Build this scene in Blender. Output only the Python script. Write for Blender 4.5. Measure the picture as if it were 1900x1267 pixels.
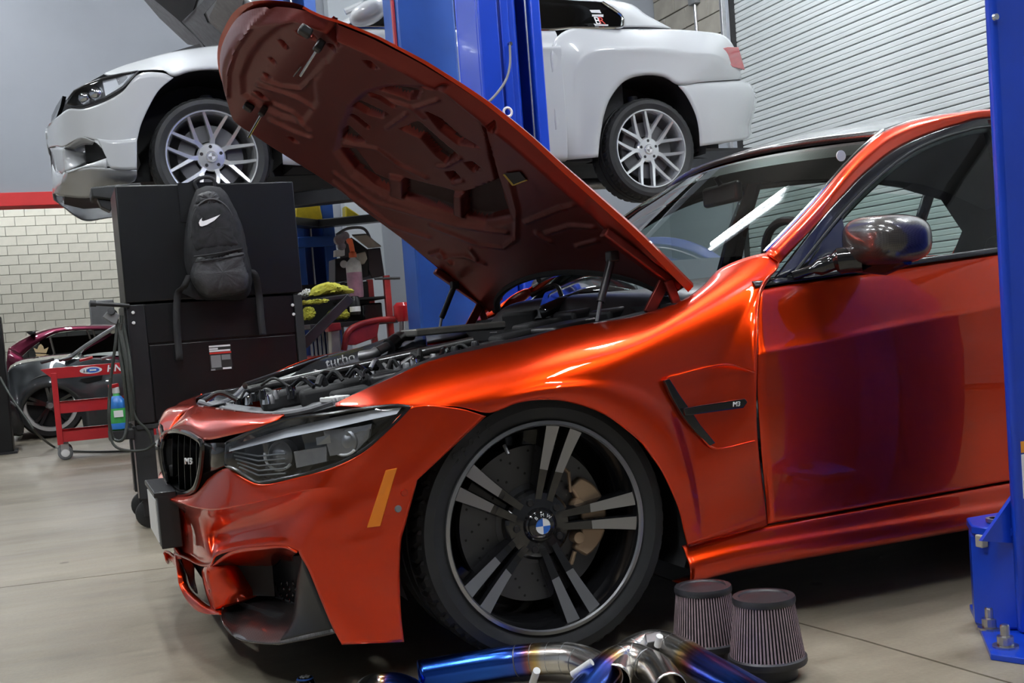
import bpy, bmesh, math, random
from math import sin, cos, pi, radians, sqrt, atan2
from mathutils import Vector, Matrix
random.seed(7)
for o in list(bpy.data.objects): bpy.data.objects.remove(o)
scene = bpy.context.scene
COL = scene.collection

# ------------------------------------------------------------------ camera
FPX, CXP, CYP, IW, IH = 2113.93, 950.0, 719.97, 1900, 1267
YAW, PITCH, ROLL = radians(21.56757), radians(-3.263614), radians(-4.368138)
CAM = Vector((-1.046, -2.473, 0.821))
FWD = Vector((sin(YAW)*cos(PITCH), cos(YAW)*cos(PITCH), sin(PITCH)))
_r0 = Vector((cos(YAW), -sin(YAW), 0)); _u0 = _r0.cross(FWD)
RGT = cos(ROLL)*_r0 + sin(ROLL)*_u0
UPV = -sin(ROLL)*_r0 + cos(ROLL)*_u0
cam_data = bpy.data.cameras.new('camera'); cam = bpy.data.objects.new('camera', cam_data)
COL.objects.link(cam); scene.camera = cam
cam_data.sensor_fit = 'HORIZONTAL'; cam_data.sensor_width = 36.0
cam_data.lens = FPX/IW*36.0
cam_data.shift_y = (CYP-IH/2)/IW
cam_data.clip_start = 0.05; cam_data.clip_end = 200
M = Matrix.Identity(4)
for i in range(3):
    M[i][0] = RGT[i]; M[i][1] = UPV[i]; M[i][2] = -FWD[i]; M[i][3] = CAM[i]
cam.matrix_world = M

# ------------------------------------------------------------------ world and exposure
w = bpy.data.worlds.new('world'); scene.world = w; w.use_nodes = True
w.node_tree.nodes['Background'].inputs[0].default_value = (0.55, 0.6, 0.7, 1)
w.node_tree.nodes['Background'].inputs[1].default_value = 0.05
vs = scene.view_settings
vs.view_transform = 'Standard'; vs.look = 'None'; vs.gamma = 1.0; vs.use_curve_mapping = False
vs.exposure = 0.2
LAMP_STRENGTH = 210.0

# ------------------------------------------------------------------ measuring helpers (survey of the place)
def ray(px, py): return FWD + RGT*((px-CXP)/FPX) - UPV*((py-CYP)/FPX)
def at(px, py, y):                      # point at real depth y
    d = ray(px, py); t = (y-CAM.y)/d.y; return CAM + d*t
def atx(px, py, x):
    d = ray(px, py); t = (x-CAM.x)/d.x; return CAM + d*t
def atz(px, py, z=0.0):
    d = ray(px, py); t = (z-CAM.z)/d.z; return CAM + d*t
def pix(p):
    d = Vector(p)-CAM; wq = d.dot(FWD); return CXP+FPX*d.dot(RGT)/wq, CYP-FPX*d.dot(UPV)/wq
def lerp(a, b, t): return a+(b-a)*t
def table(pts):
    def fn(v):
        if v <= pts[0][0]: return pts[0][1]
        for (a, fa), (b, fb) in zip(pts, pts[1:]):
            if v <= b: return fa+(fb-fa)*(v-a)/(b-a)
        return pts[-1][1]
    return fn

# ------------------------------------------------------------------ materials
MATS = {}
def new_mat(name):
    m = bpy.data.materials.new(name); m.use_nodes = True
    nt = m.node_tree; b = nt.nodes['Principled BSDF']; MATS[name] = m
    return m, nt, b
def noise(nt, scale, detail=4, rough=.55, coord='Object', vec=None):
    n = nt.nodes.new('ShaderNodeTexNoise'); n.inputs['Scale'].default_value = scale
    n.inputs['Detail'].default_value = detail; n.inputs['Roughness'].default_value = rough
    tc = nt.nodes.new('ShaderNodeTexCoord')
    if vec is None: nt.links.new(tc.outputs[coord], n.inputs['Vector'])
    else: nt.links.new(vec, n.inputs['Vector'])
    return n
def ramp(nt, fac, stops):
    r = nt.nodes.new('ShaderNodeValToRGB'); nt.links.new(fac, r.inputs[0])
    el = r.color_ramp.elements
    el[0].position, el[0].color = stops[0][0], (*stops[0][1], 1)
    el[1].position, el[1].color = stops[-1][0], (*stops[-1][1], 1)
    for p, c in stops[1:-1]:
        e = el.new(p); e.color = (*c, 1)
    return r
def bump(nt, b, h, strength=.2, dist=.01):
    k = nt.nodes.new('ShaderNodeBump'); k.inputs['Strength'].default_value = strength
    k.inputs['Distance'].default_value = dist
    nt.links.new(h, k.inputs['Height']); nt.links.new(k.outputs[0], b.inputs['Normal'])
def pm(name, col, rough=.5, metal=0, coat=0, spec=.5, vary=0, vscale=6, bmp=0, bscale=60, trans=0, alpha=1, emit=None, estr=0, coatr=.03):
    m, nt, b = new_mat(name)
    b.inputs['Base Color'].default_value = (*col, 1); b.inputs['Roughness'].default_value = rough
    b.inputs['Metallic'].default_value = metal; b.inputs['Coat Weight'].default_value = coat
    b.inputs['Coat Roughness'].default_value = coatr; b.inputs['Specular IOR Level'].default_value = spec
    b.inputs['Transmission Weight'].default_value = trans; b.inputs['Alpha'].default_value = alpha
    if emit:
        b.inputs['Emission Color'].default_value = (*emit, 1); b.inputs['Emission Strength'].default_value = estr
    if vary:
        n = noise(nt, vscale)
        lo = tuple(c*(1-vary) for c in col); hi = tuple(min(1, c*(1+vary)) for c in col)
        r = ramp(nt, n.outputs[0], [(.3, lo), (.7, hi)]); nt.links.new(r.outputs[0], b.inputs['Base Color'])
    if bmp:
        n = noise(nt, bscale); bump(nt, b, n.outputs[0], bmp, .004)
    return m
def glassy(name, tint, ior=1.5, gloss_rough=.0):
    m = bpy.data.materials.new(name); m.use_nodes = True; nt = m.node_tree; nt.nodes.clear()
    out = nt.nodes.new('ShaderNodeOutputMaterial'); mix = nt.nodes.new('ShaderNodeMixShader')
    t = nt.nodes.new('ShaderNodeBsdfTransparent'); t.inputs[0].default_value = (*tint, 1)
    g = nt.nodes.new('ShaderNodeBsdfGlossy'); g.inputs['Roughness'].default_value = gloss_rough
    f = nt.nodes.new('ShaderNodeFresnel')
    ge = nt.nodes.new('ShaderNodeNewGeometry'); mr_ = nt.nodes.new('ShaderNodeMapRange')      # same glass from either side of the thin pane
    mr_.inputs['To Min'].default_value = ior; mr_.inputs['To Max'].default_value = 1/ior
    nt.links.new(ge.outputs['Backfacing'], mr_.inputs['Value']); nt.links.new(mr_.outputs[0], f.inputs[0])
    nt.links.new(f.outputs[0], mix.inputs[0]); nt.links.new(t.outputs[0], mix.inputs[1])
    nt.links.new(g.outputs[0], mix.inputs[2]); nt.links.new(mix.outputs[0], out.inputs[0])
    MATS[name] = m; return m

def relax(D, it=20, k=.5):
    # smooth a grid of points, keeping its border
    for _ in range(it):
        E = [list(r) for r in D]
        for i in range(1, len(D)-1):
            for j in range(1, len(D[0])-1):
                E[i][j] = D[i][j].lerp((D[i-1][j]+D[i+1][j]+D[i][j-1]+D[i][j+1])/4, k)
        D = E
    return D
def paint(name, col, metal, rough, flake=True):
    m, nt, b = new_mat(name)
    b.inputs['Base Color'].default_value = (*col, 1); b.inputs['Metallic'].default_value = metal
    b.inputs['Roughness'].default_value = rough; b.inputs['Coat Weight'].default_value = 1
    b.inputs['Coat Roughness'].default_value = .015; b.inputs['Coat IOR'].default_value = 1.5; b.inputs['Specular IOR Level'].default_value = 0.0
    if flake:
        n = noise(nt, 900, 1); bump(nt, b, n.outputs[0], .05, .001)
    return m
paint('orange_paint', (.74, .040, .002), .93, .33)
paint('white_paint', (.50, .515, .53), .1, .35, False)
paint('grey_paint', (.06, .066, .07), .5, .35)
paint('maroon_paint', (.10, .012, .03), .5, .35)
paint('dark_paint', (.02, .022, .025), .4, .35)
pm('hood_inner_shade', (.17, .018, .012), .36, .6, .10, coatr=.3)  # body paint darkened, the underside's shade put into the colour
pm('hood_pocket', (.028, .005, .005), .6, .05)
pm('gloss_black', (.008, .008, .009), .12, 0, .6)
pm('satin_black', (.014, .014, .016), .35, 0, 0, vary=.2)
pm('matte_black', (.012, .012, .013), .75, 0, 0, vary=.25)
pm('trim_black', (.01, .01, .012), .22, 0, .2)
pm('cabinet_black', (.0035, .004, .005), .34, .1, 0, vary=.25, vscale=3, bmp=.04, bscale=30)
pm('rubber', (.014, .0145, .0155), .62, 0, 0, vary=.25, vscale=14)
pm('chrome', (.82, .83, .85), .08, 1)
pm('steel', (.55, .55, .56), .28, 1, vary=.12, vscale=20)
pm('dull_steel', (.33, .33, .34), .45, 1, vary=.2, vscale=20)
pm('machined', (.36, .365, .375), .33, .9)
pm('silver_wheel', (.72, .73, .75), .25, .75, .4)
pm('bronze', (.46, .33, .22), .42, .6)
pm('disc_grey', (.10, .10, .105), .45, .7)
pm('amber', (.75, .20, .01), .25, 0, .5)
pm('tail_red', (.42, .012, .02), .15, 0, .8)
pm('white_plastic', (.75, .75, .74), .4)
pm('white_vinyl', (.85, .85, .86), .5)
pm('red_vinyl', (.62, .03, .02), .5)
pm('gold_vinyl', (.82, .62, .36), .5)
pm('orange_vinyl', (.85, .34, .03), .5)
pm('blue_vinyl', (.04, .14, .55), .5)
pm('grey_vinyl', (.22, .22, .23), .5)
pm('emblem_blue', (.01, .14, .62), .25, 0, .6)
pm('emblem_white', (.85, .86, .88), .25, 0, .6)
pm('lift_blue', (.006, .05, .50), .30, .05, .25, vary=.12, vscale=3, bmp=.05, bscale=25)
pm('lift_blue_dull', (.014, .07, .30), .45, .05, .1, vary=.15, vscale=4, bmp=.05, bscale=25)
pm('lift_yellow', (.62, .48, .02), .4, 0, .1, vary=.2, vscale=12)
pm('cart_red', (.46, .014, .02), .35, 0, .3, vary=.12)
pm('jack_red', (.33, .022, .022), .4, 0, .2, vary=.25, vscale=14)
pm('red_trim', (.62, .022, .024), .5, vary=.06)
pm('fabric_black', (.017, .017, .019), .85, 0, 0, spec=.3, vary=.35, vscale=30, bmp=.25, bscale=350)
pm('fabric_shiny', (.03, .03, .033), .5, 0, 0, vary=.4, vscale=25, bmp=.35, bscale=120)
pm('strap', (.012, .012, .014), .8, bmp=.2, bscale=400)
pm('filter_cap', (.022, .022, .026), .42, vary=.2, vscale=30)
pm('filter_pleat', (.34, .25, .275), .8, vary=.18, vscale=60, bmp=.3, bscale=300)
pm('towel_yellow', (.52, .50, .06), .9, vary=.25, vscale=40, bmp=.5, bscale=200)
pm('towel_white', (.68, .68, .66), .9, vary=.1, vscale=40, bmp=.5, bscale=200)
pm('spray_orange', (.80, .16, .05), .4)
pm('liquid_pink', (.45, .24, .33), .3, 0, .2, vary=.2, vscale=20)
pm('bottle_clear', (.55, .55, .52), .3, 0, .3, vary=.15, vscale=30)
pm('bottle_green', (.06, .42, .10), .35, 0, .2)
pm('bottle_blue', (.03, .20, .62), .35, 0, .2)
pm('beige_metal', (.42, .40, .33), .5, vary=.15)
pm('grey_plastic', (.16, .165, .17), .5, vary=.15)
pm('seal_grey', (.19, .195, .205), .5, vary=.2, vscale=20)
pm('radiator_grey', (.27, .27, .25), .45, .6, vary=.15, vscale=20)
pm('cable', (.03, .035, .03), .5)
pm('interior', (.02, .02, .022), .7, vary=.2)
pm('underbody', (.012, .013, .016), .7, vary=.5, vscale=8)
pm('wall_paint', (.30, .32, .355), .6, vary=.05, vscale=1.5)
pm('wall_white', (.40, .43, .46), .6, vary=.04, vscale=1.5)
pm('wall_shade', (.16, .165, .175), .7)
pm('ceiling_paint', (.105, .092, .08), .8)
pm('block', (.46, .445, .385), .9, vary=.08, vscale=5, bmp=.4, bscale=40)
pm('block_dark', (.31, .29, .25), .9, vary=.12, vscale=5, bmp=.4, bscale=40)
pm('mortar', (.30, .29, .255), .95)
pm('mortar_dark', (.12, .115, .10), .95)
pm('door_slat', (.50, .53, .535), .42, .1, 0, vary=.04, vscale=2)
pm('door_gap', (.16, .17, .18), .6)
pm('label_dark', (.02, .02, .02), .5)
pm('label_yellow', (.65, .50, .10), .5)
pm('tube_light', (.9, .95, 1), .5, emit=(.93, .97, 1.0), estr=LAMP_STRENGTH)
pm('lamp_body', (.75, .76, .78), .5)
glassy('windscreen', (.74, .82, .79), 1.6)
glassy('side_glass', (.80, .90, .86), 1.5)
glassy('tint_glass', (.07, .075, .085), 1.5)
glassy('lens', (.90, .92, .95), 1.5)

def carbon(name, scale, a=(.010, .010, .011), b2=(.035, .034, .034)):
    m, nt, b = new_mat(name)
    tc = nt.nodes.new('ShaderNodeTexCoord'); ck = nt.nodes.new('ShaderNodeTexChecker')
    ck.inputs['Scale'].default_value = scale; ck.inputs[1].default_value = (*a, 1); ck.inputs[2].default_value = (*b2, 1)
    mp = nt.nodes.new('ShaderNodeMapping'); mp.inputs['Rotation'].default_value = (.5, .6, .78)
    nt.links.new(tc.outputs['Object'], mp.inputs[0]); nt.links.new(mp.outputs[0], ck.inputs[0])
    nt.links.new(ck.outputs[0], b.inputs['Base Color'])
    b.inputs['Roughness'].default_value = .3; b.inputs['Coat Weight'].default_value = 1; b.inputs['Coat Roughness'].default_value = .02
carbon('carbon', 260); carbon('carbon_brown', 300, (.018, .015, .014), (.045, .037, .033))

def concrete():
    m, nt, b = new_mat('concrete')
    tcf = nt.nodes.new('ShaderNodeTexCoord'); mpf = nt.nodes.new('ShaderNodeMapping'); mpf.inputs['Scale'].default_value = (.45, 1.6, 1); mpf.inputs['Rotation'].default_value = (0, 0, .25)
    nt.links.new(tcf.outputs['Object'], mpf.inputs[0])
    n1 = noise(nt, 1.1, 8, .68, vec=mpf.outputs[0]); n2 = noise(nt, 7, 8, .7, vec=mpf.outputs[0]); n3 = noise(nt, 90, 3, .6)
    r1 = ramp(nt, n1.outputs[0], [(.3, (.18, .155, .112)), (.5, (.275, .243, .185)), (.7, (.36, .325, .255))])
    r2 = ramp(nt, n2.outputs[0], [(.28, (.62, .60, .56)), (.5, (.95, .94, .92)), (.8, (1.12, 1.12, 1.1))])
    r3 = ramp(nt, n3.outputs[0], [(.2, (.85, .85, .85)), (.7, (1.06, 1.06, 1.06))])
    mx = nt.nodes.new('ShaderNodeMix'); mx.data_type = 'RGBA'; mx.blend_type = 'MULTIPLY'; mx.inputs[0].default_value = .85
    nt.links.new(r1.outputs[0], mx.inputs[6]); nt.links.new(r2.outputs[0], mx.inputs[7])
    my = nt.nodes.new('ShaderNodeMix'); my.data_type = 'RGBA'; my.blend_type = 'MULTIPLY'; my.inputs[0].default_value = .8
    nt.links.new(mx.outputs[2], my.inputs[6]); nt.links.new(r3.outputs[0], my.inputs[7])
    # small oil spots
    v = nt.nodes.new('ShaderNodeTexVoronoi'); v.inputs['Scale'].default_value = 3.1
    tc = nt.nodes.new('ShaderNodeTexCoord'); nt.links.new(tc.outputs['Object'], v.inputs[0])
    rv = ramp(nt, v.outputs[0], [(.0, (.25, .24, .22)), (.045, (.35, .34, .31)), (.07, (1, 1, 1))])
    mz = nt.nodes.new('ShaderNodeMix'); mz.data_type = 'RGBA'; mz.blend_type = 'MULTIPLY'; mz.inputs[0].default_value = .8
    nt.links.new(my.outputs[2], mz.inputs[6]); nt.links.new(rv.outputs[0], mz.inputs[7])
    nt.links.new(mz.outputs[2], b.inputs['Base Color'])
    rr = ramp(nt, n2.outputs[0], [(.3, (.33, .33, .33)), (.7, (.55, .55, .55))])
    nt.links.new(rr.outputs[0], b.inputs['Roughness']); bump(nt, b, n3.outputs[0], .12, .004)
concrete()

def heat_tint():
    # titanium tube with heat colours running along its own length (object X)
    m, nt, b = new_mat('heat_tint')
    at_ = nt.nodes.new('ShaderNodeAttribute'); at_.attribute_name = 'along'
    r = ramp(nt, at_.outputs['Fac'], [(0, (.80, .78, .75)), (.30, (.78, .74, .68)), (.38, (.80, .55, .20)), (.45, (.38, .14, .16)), (.52, (.10, .13, .62)), (.75, (.04, .17, .80)), (1, (.02, .06, .42))])
    r.color_ramp.interpolation = 'LINEAR'
    nt.links.new(r.outputs[0], b.inputs['Base Color'])
    b.inputs['Metallic'].default_value = 1; b.inputs['Roughness'].default_value = .22
heat_tint()

# ------------------------------------------------------------------ mesh helpers
def things_tag(o, label=None, cat=None, group=None, kind=None):
    if label: o['label'] = label
    if cat: o['category'] = cat
    if group: o['group'] = group
    if kind: o['kind'] = kind
    return o
class MB:
    def __init__(s): s.v = []; s.f = []; s.mi = []; s.cur = 0; s.along = None
    def add(s, vs, fs):
        k = len(s.v); s.v += [tuple(p) for p in vs]
        for f in fs: s.f.append(tuple(i+k for i in f)); s.mi.append(s.cur)
        return k
    def box(s, c, d, rot=None):
        hx, hy, hz = d[0]/2, d[1]/2, d[2]/2
        vs = [Vector((x, y, z)) for x in (-hx, hx) for y in (-hy, hy) for z in (-hz, hz)]
        if rot is not None: vs = [rot @ p for p in vs]
        vs = [p+Vector(c) for p in vs]
        s.add(vs, [(0, 1, 3, 2), (4, 6, 7, 5), (0, 4, 5, 1), (2, 3, 7, 6), (0, 2, 6, 4), (1, 5, 7, 3)]); return s
    def bb(s, x0, x1, y0, y1, z0, z1):
        return s.box(((x0+x1)/2, (y0+y1)/2, (z0+z1)/2), (abs(x1-x0), abs(y1-y0), abs(z1-z0)))
    def grid(s, rows, close_u=False, flip=False):
        n = len(rows[0]); vs = [p for r in rows for p in r]; fs = []
        for i in range(len(rows)-1):
            for j in range(n if close_u else n-1):
                a, b, c, d = i*n+j, i*n+(j+1) % n, (i+1)*n+(j+1) % n, (i+1)*n+j
                fs.append((a, d, c, b) if flip else (a, b, c, d))
        s.add(vs, fs); return s
    def tube(s, pts, r, n=10, cap=True):
        pts = [Vector(p) for p in pts]; rows = []; up = None
        for i, p in enumerate(pts):
            t = (pts[min(i+1, len(pts)-1)]-pts[max(i-1, 0)]).normalized()
            if up is None:
                up = Vector((0, 0, 1)) if abs(t.z) < .9 else Vector((1, 0, 0))
            a = t.cross(up).normalized(); b = a.cross(t).normalized(); up = b
            rr = r[i] if isinstance(r, (list, tuple)) else r
            rows.append([p+(a*cos(2*pi*k/n)+b*sin(2*pi*k/n))*rr for k in range(n)])
        k = len(s.v); s.grid(rows, True)
        if cap:
            s.f.append(tuple(range(k+n-1, k-1, -1))); s.mi.append(s.cur)
            e = k+(len(rows)-1)*n; s.f.append(tuple(range(e, e+n))); s.mi.append(s.cur)
        return s
    def bar(s, a, b, wd, ht, up=(0, 0, 1)):
        a, b = Vector(a), Vector(b); t = (b-a).normalized(); u = Vector(up)
        sd = t.cross(u)
        if sd.length < 1e-4: sd = t.cross(Vector((1, 0, 0)))
        sd.normalize(); u = sd.cross(t).normalized(); vs = []
        for p in (a, b):
            for x, y in ((-1, -1), (1, -1), (1, 1), (-1, 1)): vs.append(p+sd*(x*wd/2)+u*(y*ht/2))
        s.add(vs, [(0, 1, 2, 3), (7, 6, 5, 4), (0, 4, 5, 1), (1, 5, 6, 2), (2, 6, 7, 3), (3, 7, 4, 0)]); return s
    def lathe(s, prof, n=48, axis='Y', c=(0, 0, 0)):
        # prof: list of (r, h) ; revolved about axis
        rows = []
        for r, h in prof:
            row = []
            for k in range(n):
                a = 2*pi*k/n
                if axis == 'Y': p = (c[0]+r*cos(a), c[1]+h, c[2]+r*sin(a))
                elif axis == 'Z': p = (c[0]+r*cos(a), c[1]+r*sin(a), c[2]+h)
                else: p = (c[0]+h, c[1]+r*cos(a), c[2]+r*sin(a))
                row.append(p)
            rows.append(row)
        s.grid(rows, True); return s
    def prism(s, poly, off):
        # poly: 3D outline, off: extrusion vector
        n = len(poly); poly = [Vector(p) for p in poly]; off = Vector(off)
        fs = [tuple(range(n-1, -1, -1)), tuple(range(n, 2*n))]
        for i in range(n): fs.append((i, (i+1) % n, n+(i+1) % n, n+i))
        s.add(poly+[p+off for p in poly], fs); return s
    def mirror(s, yc):
        # mirrored copy across the plane y = yc
        t = MB(); t.v = [(x, 2*yc-y, z) for x, y, z in s.v]; t.f = [tuple(reversed(f)) for f in s.f]; t.mi = list(s.mi)
        return t
    def build(s, name, mat, parent=None, smooth=True, angle=38, bevel=0, solid=0, bseg=2, fix=True, local=False):
        me = bpy.data.meshes.new(name); me.from_pydata(s.v, [], s.f); me.validate()
        if fix:
            bm = bmesh.new(); bm.from_mesh(me)
            bmesh.ops.remove_doubles(bm, verts=bm.verts, dist=1e-6)
            bmesh.ops.recalc_face_normals(bm, faces=bm.faces); bm.to_mesh(me); bm.free()
        ms = mat if isinstance(mat, (list, tuple)) else [mat]
        for k in ms: me.materials.append(MATS[k])
        if len(ms) > 1 and not fix:
            for p, i in zip(me.polygons, s.mi): p.material_index = i
        if s.along is not None and not fix:
            a = me.attributes.new('along', 'FLOAT', 'POINT')
            for i, val in enumerate(s.along): a.data[i].value = val
        if smooth:
            me.shade_smooth(); me.set_sharp_from_angle(angle=radians(angle))
        o = bpy.data.objects.new(name, me); COL.objects.link(o)
        if solid:
            md = o.modifiers.new('thick', 'SOLIDIFY'); md.thickness = abs(solid); md.offset = 1 if solid < 0 else -1
        if bevel:
            md = o.modifiers.new('bevel', 'BEVEL'); md.width = bevel; md.segments = bseg; md.limit_method = 'ANGLE'; md.angle_limit = radians(50)
        if parent is not None: attach(o, parent, local)
        return o
ORIG = {}
def attach(o, parent, local=False):
    o.parent = parent
    if not local and parent.name in ORIG: o.matrix_parent_inverse = Matrix.Translation(-ORIG[parent.name])
def thing(name, label, cat, loc=(0, 0, 0), group=None):
    e = bpy.data.objects.new(name, None); COL.objects.link(e); e.location = loc
    e.empty_display_size = .1; ORIG[e.name] = Vector(loc)
    return things_tag(e, label, cat, group)
def structure(o): o['kind'] = 'structure'; return o
def cr(p0, p1, p2, p3, t):
    return .5*((2*p1)+(p2-p0)*t+(2*p0-5*p1+4*p2-p3)*t*t+(3*p1-p0-3*p2+p3)*t*t*t)
def spline(pts, n):
    pts = [Vector(p) for p in pts]; out = []; m = len(pts)
    for i in range(m-1):
        a = pts[i-1] if i else pts[0]*2-pts[1]; d = pts[i+2] if i+2 < m else pts[-1]*2-pts[-2]
        for k in range(n): out.append(cr(a, pts[i], pts[i+1], d, k/n))
    out.append(pts[-1]); return out
def net(rows, nu=6, nv=6):
    R = [spline(r, nu) for r in rows]; cols = [spline([R[i][j] for i in range(len(R))], nv) for j in range(len(R[0]))]
    return [[cols[j][i] for j in range(len(cols))] for i in range(len(cols[0]))]
def resample(pts, n):
    pts = [Vector(p) for p in pts]; L = [0]
    for a, b in zip(pts, pts[1:]): L.append(L[-1]+(b-a).length)
    out = []
    for k in range(n):
        d = L[-1]*k/(n-1); i = 0
        while i < len(pts)-2 and L[i+1] < d: i += 1
        seg = L[i+1]-L[i]; out.append(pts[i].lerp(pts[i+1], 0 if seg < 1e-9 else (d-L[i])/seg))
    return out
def ruled(a, b, n=40, m=6, bow=None):
    A = resample(a, n); B = resample(b, n); rows = []
    for j in range(m+1):
        t = j/m; row = []
        for p, q in zip(A, B):
            v = p.lerp(q, t)
            if bow is not None: v = v+Vector(bow)*(4*t*(1-t))
            row.append(v)
        rows.append(row)
    return rows
def text_mesh(name, body, size, mat, parent, origin, xdir, ydir, depth=.002, align='CENTER', shear=0, bold=0):
    cu = bpy.data.curves.new(name, 'FONT'); cu.body = body; cu.size = size; cu.extrude = depth; cu.align_x = align
    cu.align_y = 'CENTER'; cu.shear = shear; cu.offset = bold; cu.resolution_u = 3
    o = bpy.data.objects.new(name+'_tmp', cu); COL.objects.link(o)
    dg = bpy.context.evaluated_depsgraph_get(); me = bpy.data.meshes.new_from_object(o.evaluated_get(dg))
    bpy.data.objects.remove(o)
    x = Vector(xdir).normalized(); y = Vector(ydir).normalized(); z = x.cross(y).normalized(); y = z.cross(x)
    T = Matrix(((x.x, y.x, z.x, origin[0]), (x.y, y.y, z.y, origin[1]), (x.z, y.z, z.z, origin[2]), (0, 0, 0, 1)))
    me.transform(T); me.name = name; me.materials.clear(); me.materials.append(MATS[mat])
    o = bpy.data.objects.new(name, me); COL.objects.link(o)
    if parent is not None: attach(o, parent)
    return o
def copy_part(o, parent):
    c = o.copy(); COL.objects.link(c); c.parent = parent; c.matrix_parent_inverse = o.matrix_parent_inverse.copy()
    for ch in list(o.children): copy_part(ch, c)
    return c
def copy_thing(o):
    c = o.copy(); COL.objects.link(c)
    for ch in list(o.children): copy_part(ch, c)
    return c
# ================================================================== the building
WR, WB, WF, WL, WN, CEIL = 5.0, 8.0, 24.0, -9.0, -7.0, 5.2
# floor as concrete slabs with an open joint
fl = structure(MB().bb(WL, WR+.3, WN, WF+.3, -.06, -.012).build('floor', 'mortar_dark'))
jx = lambda y: .645+(y+.045)*-.115
def slab(poly):
    return MB().prism([(x, y, -.05) for x, y in poly], (0, 0, .05)).build('slab', 'concrete', fl, smooth=False)
g = .004
JA = [(.745, WN), (.645, -.045), (.645, .06), (.70, 1.2), (.66, 3.0), (.66, 7.0)]
slab([(WL, WN), (.60-g, WN), (.735-g, -.8), (.717-g, -.647), (.68-g, -.261), (.65-g, -.045), (.63-g, .2), (.63-g, 1.85-g), (-.696, 1.98-g), (-1.317, 2.07-g), (-3, 2.2-g), (WL, 2.2-g)])
slab([(WL, 2.2+g), (-3, 2.2+g), (-1.317, 2.07+g), (-.696, 1.98+g), (.63-g, 1.85+g), (.63-g, WB), (WL, WB)])
slab([(.63+g, 1.85+g), (WR, 1.85+g), (WR, WB), (.63+g, WB)])
slab([(.60+g, WN), (WR, WN), (WR, 1.85-g), (.63+g, 1.85-g), (.63+g, .2), (.65+g, -.045), (.68+g, -.261), (.717+g, -.647), (.735+g, -.8)])
slab([(WL, WB+.01), (WR, WB+.01), (WR, WF), (WL, WF)])
structure(MB().bb(WL, WR+.2, WN, WF, CEIL, CEIL+.1).build('ceiling', 'ceiling_paint', smooth=False))
structure(MB().bb(WL-.2, WL, WN, WF, 0, CEIL).build('wall_left', 'wall_paint', smooth=False))
structure(MB().bb(WL, WR+.2, WN-.2, WN, 0, CEIL).build('wall_near', 'wall_shade', smooth=False))

# partition wall with a wide opening towards the next bay
OPX, OPZ = -.455, 2.115
wb = structure(MB().bb(OPX+.03, WR, WB, WB+.22, 0, CEIL).bb(WL, OPX+.03, WB, WB+.22, OPZ+.11, CEIL).build('wall_back', 'wall_paint', smooth=False))
tr = structure(MB().bb(WL, OPX+.10, WB-.02, WB+.24, OPZ, OPZ+.112).build('trim_1', 'red_trim', smooth=False, bevel=.004))
structure(MB().bb(OPX, OPX+.10, WB-.02, WB+.24, 0, OPZ).build('trim_2', 'red_trim', smooth=False, bevel=.004))
# white pilaster on the partition wall
structure(MB().bb(1.52, 1.86, WB-.16, WB, 0, CEIL).build('trim_3', 'wall_white', smooth=False, bevel=.01))

# concrete-block wall at the far end of the next bay
wf = structure(MB().bb(WL, WR, WF+.012, WF+.3, 0, CEIL).build('wall_far', 'mortar', smooth=False))
BW, BH, J = .405, .2035, .010
def block_mesh(w_, h_, mat, d=.03):
    return MB().bb(-w_/2, w_/2, -d, 0, -h_/2, h_/2).build('block', mat, smooth=False, bevel=.004, bseg=1)
bk = block_mesh(BW-J, BH-J, 'block'); first = True
for r in range(0, 20):
    z = BH*(r+.5)
    if z > 4.0: break
    for c in range(-15, 6):
        x = -.2+c*BW+(BW/2 if r % 2 else 0)
        if not (-3.6 < x < 1.2): continue
        if first: o = bk; first = False
        else: o = bk.copy(); COL.objects.link(o)
        o.parent = wf; o.location = (x, WF+.012+random.uniform(-.004, .004), z)

# right-hand wall: painted low part, block above, roller door
DY = 6.72                                            # far jamb of the roller door
wr = structure(MB().bb(WR, WR+.2, DY, WB+.3, 0, 2.55).bb(WR+.012, WR+.2, DY, WB+.3, 2.55, CEIL).bb(WR, WR+.2, WN, -4.2, 0, CEIL)
               .bb(WR, WR+.2, -4.2, DY, 4.6, CEIL).build('wall_right', 'wall_paint', smooth=False))
bd = MB().bb(-.03, 0, -(BW-J)/2, (BW-J)/2, -(BH-J)/2, (BH-J)/2).build('block', 'block_dark', smooth=False, bevel=.004, bseg=1)
MB().bb(WR, WR+.011, DY+.05, WB, 2.56, CEIL).build('mortar_bed', 'mortar_dark', wr, smooth=False)
first = True
for r in range(13):
    z = 2.56+BH*(r+.5)
    if z > CEIL-.1: continue
    y0 = DY+.052; k = 0
    while y0 < WB-.02:
        w_ = BW/2 if (k == 0 and r % 2) else BW
        w_ = min(w_, WB-y0)
        if first: o = bd; first = False
        else: o = bd.copy(); COL.objects.link(o)
        o.parent = wr; o.location = (WR+random.uniform(-.003, .003), y0+w_/2-J/2, z); o.scale = (1, (w_-J)/(BW-J), 1); y0 += w_; k += 1
dr = structure(MB().bb(WR+.10, WR+.14, -4.2, DY, 0, 4.6).build('door_1', 'door_gap', smooth=False))
PITCHS = .0868
prof = [(0, .5), (.010, .47), (.014, .40), (.0145, .05), (.010, -.02), (.0145, -.09), (.014, -.38), (.008, -.43), (0, -.44)]
sl = MB(); sl.grid([[(-x, y, z*PITCHS) for x, z in prof] for y in (-4.2, DY-.03)])
so = sl.build('slat', 'door_slat', dr, angle=25)
for i in range(52):
    o = so if i == 0 else so.copy()
    if i: COL.objects.link(o)
    o.parent = dr; o.location = (WR+.098, 0, .05+PITCHS*(i+.5))
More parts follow.
